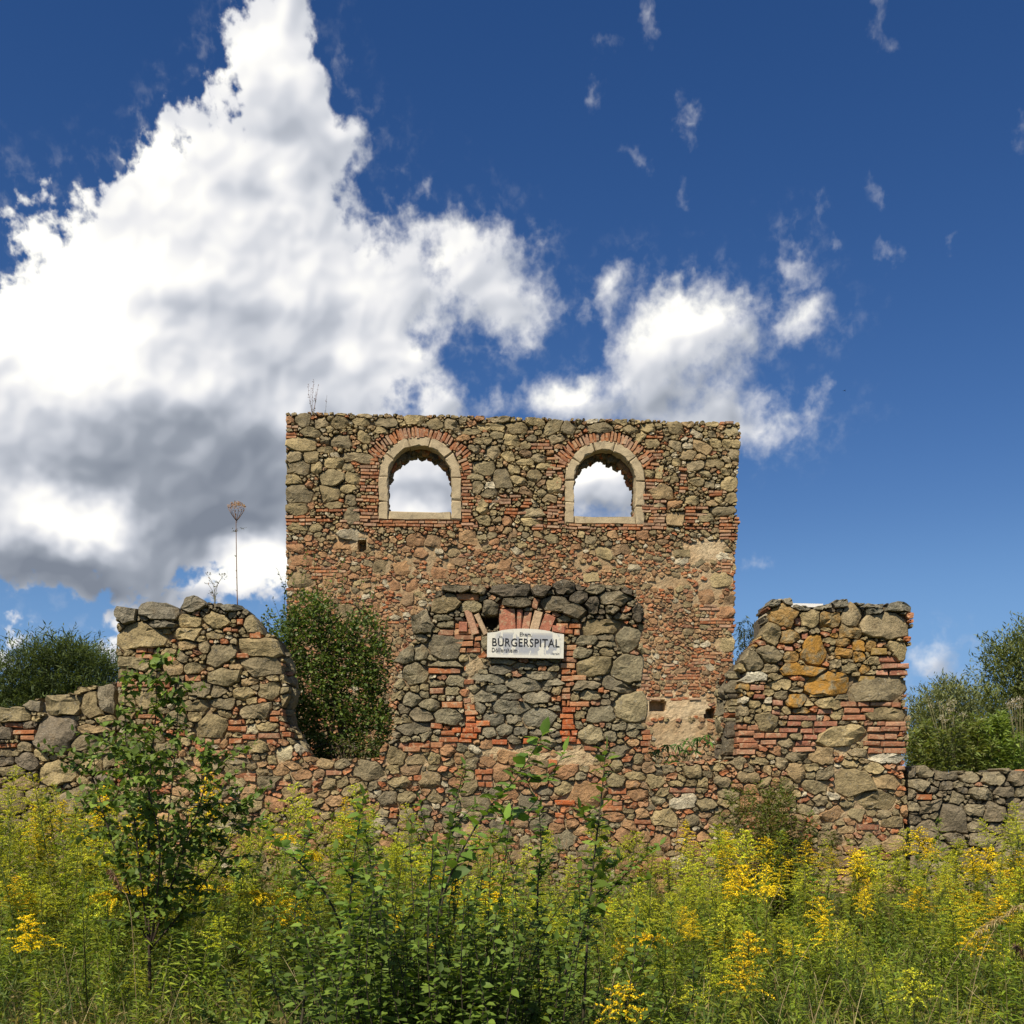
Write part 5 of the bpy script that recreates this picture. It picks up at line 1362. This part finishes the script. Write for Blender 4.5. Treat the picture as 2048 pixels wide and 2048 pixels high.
sapling('leaning willow stem crossing from upper left to the dark upright shoot', 5.0, [(720, 2060, 0), (690, 1880, 0), (640, 1770, 0), (560, 1690, .1), (520, 1640, .2)], .085, 26, [[(640, 1770, 0), (600, 1800, 0)], [(600, 1725, 0), (620, 1660, 0)]], 5)
sapling('thin willow shoot close right of the dark upright shoot', 5.2, [(770, 2060, 0), (757, 1860, 0), (740, 1720, 0), (730, 1660, 0)], .08, 24, [], 6)
sapling('bushy-tipped willow shoot before the wall left of the niche', 5.9, [(880, 2050, 0), (886, 1760, 0), (905, 1640, 0), (930, 1530, 0)], .085, 30, [[(890, 1720, 0), (850, 1650, 0), (840, 1600, .1)], [(900, 1660, 0), (950, 1610, 0)]], 7)
sapling('short leafy willow shoot under the niche sill', 6.0, [(1080, 2050, 0), (1075, 1800, 0), (1082, 1700, 0), (1078, 1620, 0)], .085, 26, [[(1078, 1760, 0), (1120, 1690, .1)]], 8)
sapling('spreading willow shoot right of the dense bush', 5.6, [(1110, 2050, 0), (1150, 1880, 0), (1230, 1770, 0), (1320, 1690, .2)], .085, 28, [[(1150, 1880, 0), (1180, 1760, 0)], [(1230, 1770, 0), (1300, 1760, 0)]], 9)
sapling('low willow shoot at the left side of the dense bush', 5.2, [(600, 2070, 0), (610, 1960, 0), (590, 1840, 0), (600, 1760, 0)], .08, 24, [[(605, 1920, 0), (560, 1860, 0)]], 10)
rg = random.Random(21)
bush = empty('willow_bush', (at_px(880, 5.2), 5.2, 0), 0, 'dense dark green willow bush with broad leaves in the bottom middle', 'bush')
tb, lv = Tubes(), Leaves()
for i in range(235):
    q = rg.gauss(870, 190); y_ = (rg.uniform(1765, 2010) if i < 195 else rg.uniform(1640, 1790)) + .0009 * (q - 870) ** 2; D = rg.uniform(4.6, 6.0)
    base = Vector((at_px(q + (880 - q) * .3, D), D, .1)) - bush.location
    tip = Vector(px_at(q + rg.gauss(0, 30), y_, D + rg.uniform(-.1, .2))) - bush.location
    mid = base.lerp(tip, .55) + Vector((rg.gauss(0, .06), rg.gauss(0, .06), .05))
    shoot(tb, lv, smooth_path([tuple(base), tuple(mid), tuple(tip)], 8), 44, .072, rg, WIL + [(.08, .13, .026)], .22, .0035, .55, ang=(-.1, .7))
tb.build('stem', M_STEM, bush); lv.build('foliage', M_GLOSS, bush, True)

# birch sapling in front of the left pier
birch = empty('birch_sapling', px_at(300, 1990, 7.0), 0, 'young birch with small shiny leaves growing before the left pier', 'sapling')
rg = random.Random(31)
tb, lv = Tubes(), Leaves()
rel = lambda p: tuple(Vector(p) - birch.location)
BIR = [(.15, .22, .040), (.125, .19, .036), (.185, .26, .046), (.10, .155, .030)]
leaders = [((300, 1990, 7), (297, 1750, 7), (300, 1560, 7), (312, 1420, 7), (314, 1305, 7)), ((298, 1900, 7), (270, 1650, 6.95), (252, 1480, 6.95), (250, 1352, 6.95)), ((302, 1900, 7), (335, 1650, 7.05), (352, 1480, 7.05), (358, 1362, 7.05)),
           ((300, 1900, 7), (360, 1720, 6.9), (405, 1590, 6.85), (425, 1490, 6.85)), ((300, 1900, 7), (240, 1730, 7.1), (200, 1600, 7.1), (186, 1500, 7.1)), ((300, 1900, 7), (390, 1790, 7), (455, 1690, 7), (475, 1610, 7)), ((300, 1900, 7), (320, 1700, 6.7), (290, 1560, 6.65), (280, 1500, 6.65))]
for li, Lp in enumerate(leaders):
    trunk = smooth_path([rel(px_at(*q)) for q in Lp], 16)
    tb.add(trunk, .012 if li == 0 else .007, .002, (.07, .05, .035), 6)
    for i in range(28 if li else 38):
        t = .10 + .88 * (i + rg.random()) / (28 if li else 38)
        p = along(trunk, t); a = rg.uniform(0, 6.28)
        spread = (.38 if p.z + birch.location.z < 1.75 else .15) * rg.uniform(.4, 1.2)
        br = curve_pts(tuple(p), (math.cos(a), math.sin(a) * .7, rg.uniform(.1, .9)), spread, (0, 0, -.6), 5)
        shoot(tb, lv, br, int(5 + spread * 38), .062, rg, BIR, .1, .0025, .8, ang=(-.9, .4))
    shoot(tb, lv, trunk[-5:], 6, .055, rg, BIR, .0, .003, .8, ang=(-.6, .5))
tb.build('stem', M_STEM, birch); lv.build('foliage', M_GLOSS, birch, True)

# bushy mugwort against the right pier
def bushy(name, label, cat, D, spots_, cols, leafL, leafW, seed, nper=70, mat=None, broad=False, group=None, thick=.006):
    rg = random.Random(seed)
    bx_ = sum(s[0] for s in spots_) / len(spots_)
    x = at_px(bx_, D)
    root = empty(name, (x, D, ground_z(x, D)), 0, label, cat, group)
    tb, lv = Tubes(), Leaves()
    for (px_, py_, dd) in spots_:
        base = Vector((at_px(px_ + (bx_ - px_) * .5, D), D + dd * .4, ground_z(x, D))) - root.location
        tip = Vector(px_at(px_, py_, D + dd)) - root.location
        mid = base.lerp(tip, .6) + Vector((rg.gauss(0, .04), rg.gauss(0, .04), 0))
        pts = smooth_path([tuple(base), tuple(mid), tuple(tip)], 10)
        tb.add(pts, thick, .0015, (.12, .09, .05), 4)
        for i in range(nper):
            t = .2 + .8 * rg.random()
            p = along(pts, t); a = rg.uniform(0, 6.28); sp = .14 * (1.15 - t)
            q = p + Vector((math.cos(a) * sp * rg.random(), math.sin(a) * sp * rg.random(), rg.uniform(-.02, .06)))
            lv.add(tuple(q), (math.cos(a), math.sin(a), rg.uniform(-.2, 1.2)), leafL * rg.uniform(.6, 1.2), leafW * rg.uniform(.7, 1.2), rg.choice(cols), rg.uniform(0, .5))
    tb.build('stem', M_STEM, root); lv.build('foliage', mat or M_LEAF, root, broad)
    return root
rg = random.Random(51)
bushy('mugwort_bush', 'tall bushy mugwort with brownish green tips against the left side of the right pier', 'bush', 10.9,
      [(1530 + rg.gauss(0, 38), 1560 + abs(rg.gauss(0, 45)), rg.uniform(-.4, .2)) for _ in range(26)] + [(1565 + rg.gauss(0, 35), 1640 + rg.uniform(0, 60), rg.uniform(-.4, .1)) for _ in range(16)],
      [(.15, .195, .04), (.125, .165, .035), (.19, .22, .05), (.24, .18, .07)], .075, .017, 52, 230)
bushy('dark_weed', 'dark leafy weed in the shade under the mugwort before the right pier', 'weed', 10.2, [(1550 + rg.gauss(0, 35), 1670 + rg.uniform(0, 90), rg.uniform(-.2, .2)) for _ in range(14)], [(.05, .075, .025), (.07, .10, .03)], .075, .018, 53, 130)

# privet-like shrub in the broken left opening, and its neighbour beside the gable
def shrub(name, label, D, outline, n, size, cols, seed, trunks=4, depth=.7, mat=None, tips=0, broad=True, ground=None, cat='shrub', upward=.5):
    rg = random.Random(seed); rs = np.random.RandomState(seed)
    cx = sum(p[0] for p in outline) / len(outline)
    x0 = at_px(cx, D); gz = ground_z(x0, D) if ground is None else ground
    root = empty(name, (x0, D, gz), 0, label, cat)
    tb, lv = Tubes(), Leaves()
    poly = [((p[0] - CX) / FPX * D - x0, EYE + (HY - p[1]) / FPX * D - gz) for p in outline]
    xs = [p[0] for p in poly]; zs = [p[1] for p in poly]
    cand = np.stack([rs.uniform(min(xs), max(xs), n * 4), rs.uniform(min(zs), max(zs), n * 4)], 1)
    ok = inside_poly(cand[:, 0] + .05 * rs.randn(n * 4), cand[:, 1] + .05 * rs.randn(n * 4), poly)
    cand = cand[ok]
    # leaves sit in clumps with gaps between
    f = fbm(cand[:, 0] * 1.0, cand[:, 1] * 1.0, 2.2 / max(.4, depth), 3, .6, seed)
    cand = cand[f > -.22 + .25 * (rs.rand(len(cand)) - .5)][:n]
    for (x, z) in cand:
        y = rg.uniform(-1, 1) * depth * (.35 + .65 * rg.random())
        a = rg.uniform(0, 6.28)
        lv.add((x, y, z), (math.cos(a), math.sin(a) - .3, rg.uniform(-.5, 1) + upward), size * rg.uniform(.6, 1.2), size * rg.uniform(.38, .55), rg.choice(cols), rg.uniform(0, .4))
    zmax, zmin = max(zs), min(zs)
    for i in range(trunks):
        bx_ = rg.uniform(-.25, .25) * (max(xs) - min(xs)) / 2
        t = cand[rs.randint(len(cand))]
        tb.add(smooth_path([(bx_ * .5, 0, 0), (bx_, rg.uniform(-.2, .2) * depth, zmin + .2 * (zmax - zmin)), (t[0], rg.uniform(-.5, .5) * depth, t[1])], 8), .012 + .01 * (zmax - zmin), .004, (.10, .075, .05), 5)
    for i in range(tips):
        t = cand[rs.randint(len(cand))]
        L_ = rg.uniform(.2, .75)
        pts = curve_pts((t[0], rg.uniform(-.5, .5) * depth, t[1]), (rg.gauss(0, .25), rg.gauss(0, .25), 1), L_, (rg.gauss(0, .3), 0, 0), 5)
        shoot(tb, lv, pts, 16, size, rg, cols, .1, .004, .5)
    tb.build('stem', M_STEM, root); lv.build('foliage', mat or M_GLOSS, root, broad)
    return root
PRI = [(.105, .15, .036), (.085, .125, .03), (.13, .18, .042), (.16, .19, .05), (.065, .10, .026)]
shrub('privet_shrub', 'dense dark green shrub filling the broken gap between left pier and niche', 13.7,
      [(545, 1560), (560, 1450), (556, 1330), (555, 1265), (585, 1235), (600, 1200), (640, 1185), (662, 1230), (690, 1260), (715, 1240), (745, 1225), (760, 1270), (782, 1310), (765, 1380), (785, 1440), (770, 1560)], 13500, .068, PRI, 61, 9, .55, tips=230)
shrub('privet_shrub', 'small shrub tip showing above the left pier beside the gable wall', 14.3, [(500, 1500), (505, 1300), (515, 1240), (535, 1225), (560, 1260), (578, 1200), (585, 1500)], 2200, .065, PRI, 62, 3, .3, tips=18)
shrub('dry_tangle', 'brown dry twigs and weeds on the sill under the dark shrub', 13.35, [(590, 1520), (600, 1480), (690, 1475), (765, 1470), (780, 1515)], 900, .04, [(.16, .12, .06), (.10, .10, .04), (.08, .10, .03)], 63, 10, .2, M_LEAF, 0, False, cat='weed')

# creeper over the right sill
rg = random.Random(71)
cre = empty('creeper', px_at(1360, 1535, 13.25), 0, 'fresh green creeper with drooping leaves lying over the right window sill', 'creeper')
tb, lv = Tubes(), Leaves()
for (x, y) in [(1305, 1505), (1320, 1498), (1335, 1490), (1345, 1512), (1355, 1490), (1368, 1500), (1372, 1482), (1382, 1490), (1395, 1475), (1405, 1478), (1412, 1470), (1418, 1484), (1340, 1525), (1350, 1522), (1388, 1502), (1300, 1515)]:
    c = Vector(px_at(x, y, 13.25 + rg.uniform(-.12, .1))) - cre.location
    tb.add(smooth_path([(rg.uniform(-.1, .1), .1, -.1), tuple(c * .6 + Vector((0, .05, .05))), tuple(c)], 6), .004, .002, (.16, .12, .05), 4)
    for i in range(9):
        a = 6.28 * i / 9 + rg.uniform(-.2, .2)
        lv.add(tuple(c), (math.cos(a), math.sin(a) * .6 - .35, rg.uniform(-.5, .35)), rg.uniform(.08, .14), rg.uniform(.022, .034), rg.choice([(.08, .17, .03), (.10, .20, .035), (.06, .13, .025)]), rg.uniform(.3, .9))
tb.build('stem', M_STEM, cre); lv.build('leaf_clump', M_LEAF, cre, True)

# stalks on the wall tops
def stalk(name, label, D, base, tops, col, seed, head=None, leaf=None):
    rg = random.Random(seed)
    root = empty(name, px_at(base[0], base[1], D), 0, label, 'weed')
    tb, lv = Tubes(), Leaves()
    for top in tops:
        P = [Vector(px_at(x, y, D)) - root.location for x, y in ([base] + list(top))]
        pts = smooth_path([tuple(p) for p in P], 8)
        tb.add(pts, .0075 if head else .004, .004 if head else .0025, col, 4)
        if leaf:
            for i in range(leaf):
                t = rg.uniform(.05, 1); p = along(pts, t); a = rg.uniform(0, 6.28)
                lv.add(tuple(p), (math.cos(a), math.sin(a), rg.uniform(.4, 1.5)), rg.uniform(.03, .06), .014, rg.choice([(.10, .12, .06), (.16, .13, .08), (.07, .09, .045)] if t < .55 else [(.30, .14, .10), (.24, .13, .10)]), .1)
    if head:
        hx, hy_, hr, hc_ = head
        c = Vector(px_at(hx, hy_, D)) - root.location
        for i in range(230):
            a = rg.uniform(0, 6.28); r = hr * math.sqrt(rg.random())
            q = c + Vector((math.cos(a) * r, math.sin(a) * r, rg.uniform(-.02, .03) + .06 * (1 - (r / hr) ** 2)))
            lv.add(tuple(q), (rg.gauss(0, 1), rg.gauss(0, 1), .8), .022, .014, rg.choice(hc_), 0)
        for i in range(12):
            a = 6.28 * i / 12
            tb.add(curve_pts((c.x, c.y, c.z - .14), (math.cos(a) * .8, math.sin(a) * .8, 1), .17, (0, 0, .5), 3), .003, .002, col, 3)
    tb.build('stem', M_STEM, root)
    if lv.P: lv.build('foliage', M_LEAF, root)
    return root, tb, lv
stalk('dry_stalk', 'single tall dry stalk with a reddish flat head on the left pier', 12.75, (475, 1215), [[(473, 1120), (472, 1030)]], (.26, .16, .09), 81, (473, 1018, .10, [(.36, .19, .14), (.30, .16, .12), (.40, .24, .17)]), 9)
r_, _, _ = stalk('dry_weed', 'small branching dry weed left of the tall stalk on the left pier', 12.75, (430, 1212), [[(428, 1175), (417, 1152)], [(430, 1180), (446, 1152)], [(426, 1185), (416, 1168)], [(432, 1185), (436, 1167)], [(428, 1196), (421, 1188)]], (.15, .14, .08), 82, None, 4)
rg = random.Random(83)
lv = Leaves()
for (x, y) in [(414, 1148), (418, 1150), (447, 1150), (450, 1156), (440, 1152), (416, 1168), (420, 1164), (428, 1167), (436, 1166), (421, 1186), (427, 1184), (472, 1062), (466, 1063), (487, 1058)]:
    c = Vector(px_at(x, y, 12.75)) - r_.location
    for i in range(7): lv.add(tuple(c + Vector((rg.gauss(0, .012), rg.gauss(0, .012), rg.gauss(0, .008)))), (rg.gauss(0, 1), rg.gauss(0, 1), .4), .03, .012, (.09, .09, .06), 0)
lv.build('seed_cluster', M_LEAF, r_)
stalk('wall_weed', 'tuft of reddish upright stems on the top left of the gable wall', 23.35, (626, 832), [[(619, 800), (616, 767)], [(625, 795), (628, 761)], [(632, 800), (637, 768)], [(622, 810), (622, 775)], [(630, 805), (632, 782)]], (.24, .15, .10), 84, None, 24)
stalk('wall_weed', 'single short thin stem right of the tuft on the gable wall', 23.35, (651, 834), [[(652, 810), (654, 790)]], (.15, .13, .09), 85, None, 10)

# white slab on the right pier
slx, slz = FP_.uz(1618, 1207)
V = []
for y in (.05, .55):
    for (u, z) in ((-.20, -.03), (.16, -.035), (.18, .005), (-.19, .012)): V.append((u, y, z))
sl = empty('white_slab', front.matrix_basis @ Vector((slx, 0, slz)), FP_.yaw, 'thin white slab lying flat on top of the right pier', 'slab')
mesh_obj('slab', V, [(0, 1, 2, 3), (7, 6, 5, 4), (0, 4, 5, 1), (1, 5, 6, 2), (2, 6, 7, 3), (3, 7, 4, 0)], paint('white_render', (.75, .73, .68)), sl)

# =================================================================== trees beyond the walls
def tree(name, label, D, crown, n, size, cols, seed, depth, h_trunk_px, mat=None, upright=.4, ratio=.4, limbs=9, tuft=7, fine=.0):
    """trunk, limbs and a crown of leafy twigs gathered in clumps inside an outline"""
    rg = random.Random(seed); rs = np.random.RandomState(seed)
    cx = sum(p[0] for p in crown) / len(crown)
    x0 = at_px(cx, D); gz = ground_z(x0, D)
    root = empty(name, (x0, D, gz), 0, label, 'tree', 'trees beyond the walls')
    poly = [((p[0] - CX) / FPX * D - x0, EYE + (HY - p[1]) / FPX * D - gz) for p in crown]
    xs = [p[0] for p in poly]; zs = [p[1] for p in poly]
    w = max(xs) - min(xs)
    m = n // tuft
    cand = np.stack([rs.uniform(min(xs), max(xs), m * 5), rs.uniform(min(zs), max(zs), m * 5)], 1)
    cand = cand[inside_poly(cand[:, 0], cand[:, 1], poly)]
    f = fbm(cand[:, 0], cand[:, 1], 6.0 / w, 4, .6, seed)
    cand = cand[f > -.20 + .3 * (rs.rand(len(cand)) - .5)][:m]
    tb, lv = Tubes(), Leaves()
    lv2 = lv
    for (x, z) in cand:
        y = rg.uniform(-1, 1) * depth
        a = rg.uniform(0, 6.28); d = Vector((math.cos(a), math.sin(a), rg.uniform(-.2, .8) + upright)).normalized()
        tw = rg.uniform(2.2, 4.0) * size
        for i in range(tuft):
            q = Vector((x, y, z)) + d * (tw * i / tuft); b_ = rg.uniform(0, 6.28)
            e = d + Vector((math.cos(b_), math.sin(b_), rg.uniform(-.3, .5))) * .9
            lv.add(tuple(q), tuple(e), size * rg.uniform(.6, 1.2), size * ratio * rg.uniform(.7, 1.2), rg.choice(cols), rg.uniform(0, .3))
    zb = min(zs)
    top = (sum(xs) / len(xs), 0, zb + .75 * (max(zs) - zb))
    trunk = smooth_path([(0, 0, -.1), (rg.uniform(-.1, .1), 0, zb), top], 10)
    tb.add(trunk, .05 * w + .03, .03, (.09, .07, .05), 7)
    tb.build('trunk', M_STEM, root)
    lb = Tubes()
    for i in range(limbs):
        t = cand[rs.randint(len(cand))]
        p = along(trunk, rg.uniform(.35, .9))
        lb.add(smooth_path([tuple(p), tuple(p.lerp(Vector((t[0], 0, t[1])), .5) + Vector((0, rg.uniform(-.3, .3) * depth, .1))), (t[0], rg.uniform(-.7, .7) * depth, t[1])], 6), .02 * w + .01, .01, (.09, .07, .05), 5)
    lb.build('limb', M_STEM, root)
    lv.build('crown', mat or M_TREE, root)
    return root
tree('broad_conifer', 'dark green rounded tree behind the low left wall', 30, [(-150, 1450), (-90, 1400), (-30, 1365), (10, 1354), (40, 1336), (70, 1312), (110, 1302), (150, 1296), (180, 1304), (210, 1322), (232, 1350), (250, 1396), (255, 1446)], 42000, .21,
     [(.085, .115, .038), (.105, .14, .046), (.125, .16, .055), (.065, .09, .032)], 101, 1.5, 1440, None, .5, .16, 10, 9)
tree('willow_tree', 'tall green willow tree at the right edge beyond the low wall', 26, [(1945, 1560), (1950, 1460), (1950, 1400), (1985, 1350), (1990, 1310), (2010, 1290), (2035, 1288), (2060, 1270), (2100, 1240), (2180, 1290), (2210, 1560)], 34000, .17,
     [(.145, .18, .05), (.175, .21, .06), (.11, .145, .042), (.20, .23, .07)], 102, 1.2, 1560, None, 1.0, .22, 10, 8)
tree('young_willow', 'smaller grey-green willow between the right pier and the tall willow', 22, [(1812, 1560), (1815, 1450), (1840, 1415), (1870, 1395), (1890, 1380), (1910, 1376), (1930, 1395), (1945, 1440), (1950, 1560)], 17000, .13,
     [(.18, .205, .075), (.205, .23, .09), (.14, .165, .06), (.235, .25, .11)], 103, .7, 1560, None, 1.1, .2, 8, 8)
tree('birch_tree', 'thin hanging tree seen between the gable wall and the right pier', 29, [(1468, 1600), (1470, 1300), (1475, 1240), (1490, 1225), (1505, 1240), (1525, 1235), (1545, 1260), (1550, 1600)], 8000, .15,
     [(.06, .08, .04), (.075, .10, .05), (.05, .065, .03)], 104, .6, 1600, None, -.9, .2, 5, 9)
rg = random.Random(121)
bushy('tall_weed', 'bright green weed thicket directly behind the low right wall', 'weed', 15.5, [(rg.uniform(1820, 1990), 1440 + rg.uniform(0, 80) - 25 * math.sin((1850 - 1820) / 60), rg.uniform(-.6, .6)) for _ in range(42)], [(.17, .21, .05), (.20, .24, .06), (.13, .17, .04), (.23, .24, .08)], .12, .030, 122, 260)
bushy('tall_weed', 'yellow-green weed peak in front of the tall willow', 'weed', 15.3, [(2000 + rg.gauss(0, 22), 1425 + abs(rg.gauss(0, 40)), rg.uniform(-.3, .3)) for _ in range(26)] + [(rg.uniform(2010, 2110), 1470 + rg.uniform(0, 40), rg.uniform(-.4, .4)) for _ in range(14)], [(.21, .245, .055), (.25, .275, .065), (.17, .205, .048)], .12, .028, 123, 260)
def thistle(label, px_, py_, D, seed, spread):
    rg = random.Random(seed)
    x = at_px(px_, D)
    root = empty('thistle', (x, D, ground_z(x, D)), 0, label, 'thistle')
    tb, lv = Tubes(), Leaves()
    for i in range(14):
        tip = Vector(px_at(px_ + rg.gauss(0, spread), py_ + abs(rg.gauss(0, spread * 1.2)), D + rg.uniform(-.2, .2))) - root.location
        pts = smooth_path([(0, 0, 0), tuple(tip * .6 + Vector((-tip.x * .3, 0, 0))), tuple(tip)], 8)
        tb.add(pts, .006, .003, (.22, .19, .10), 4)
        for j in range(26):
            lv.add(tuple(tip + Vector((rg.gauss(0, .022), rg.gauss(0, .022), rg.gauss(0, .02)))), (rg.gauss(0, 1), rg.gauss(0, 1), rg.gauss(.4, 1)), .035, .014, rg.choice([(.42, .37, .28), (.34, .28, .19), (.50, .46, .38)]), 0)
    tb.build('stem', M_STEM, root); lv.build('seed_head', M_LEAF, root)
thistle('thistle gone to pale seed heads behind the low wall beside the right pier', 1905, 1400, 15.2, 131, 22)
thistle('thistle with fluffy pale seed heads at the right edge behind the wall', 2040, 1395, 15.2, 132, 18)

# dry reed grass at the right
def reed(label, D, path, seed):
    rg = random.Random(seed)
    P = [Vector(px_at(x, y, D)) for x, y in path]
    root = empty('reed_stem', P[0], 0, label, 'reed grass', 'dry reed stems at the right')
    pts = smooth_path([tuple(p - P[0]) for p in P], 12)
    tb, lv = Tubes(), Leaves(); tb.add(pts, .002, .0012, (.34, .25, .13), 4); tb.build('stem', M_STEM, root)
    for i in range(150):
        t = .62 + .38 * rg.random(); p = along(pts, t)
        lv.add(tuple(p), (rg.gauss(0, .6) - .2, rg.gauss(0, .6), rg.uniform(-.9, .6)), rg.uniform(.02, .045), .006, rg.choice([(.36, .24, .13), (.28, .18, .10), (.42, .30, .17)]), .4)
    lv.build('seed_head', M_LEAF, root)
reed('arched brown reed plume bending to the right edge', 6.0, [(1930, 2060), (1960, 1920), (1995, 1850), (2030, 1815), (2065, 1810)], 141)
reed('leaning dry reed stem below the arched plume', 6.0, [(1850, 2060), (1905, 1930), (1960, 1860), (2000, 1835)], 142)
reed('short dry reed hanging at the right edge', 6.2, [(2090, 2060), (2070, 1960), (2050, 1910), (2030, 1890)], 143)
reed('dry brown grass stem leaning left in the birch shade', 6.3, [(275, 2060), (262, 1830), (240, 1770), (218, 1738)], 144)

# a bird, far off
bird = empty('bird', px_at(1689, 782, 60), .4, 'tiny dark bird flying in the blue sky right of the clouds', 'bird')
tb = Tubes(); tb.add([(-.07, 0, 0), (-.02, 0, .01), (.04, 0, .012), (.09, 0, .0)], .012, .006, (.02, .02, .02), 6); tb.build('body', M_STEM, bird)
for s in (-1, 1):
    mesh_obj('wing', [(.03, 0, .012), (-.03, 0, .012), (-.02, s * .07, .04), (.02, s * .06, .042), (-.03, s * .14, .03), (.03, 0, .004), (-.03, 0, .004)], [(0, 1, 2, 3), (3, 2, 4), (5, 3, 2, 6), (3, 4, 2)], M_STEM, bird, [(.02, .02, .02, 1)] * 7)
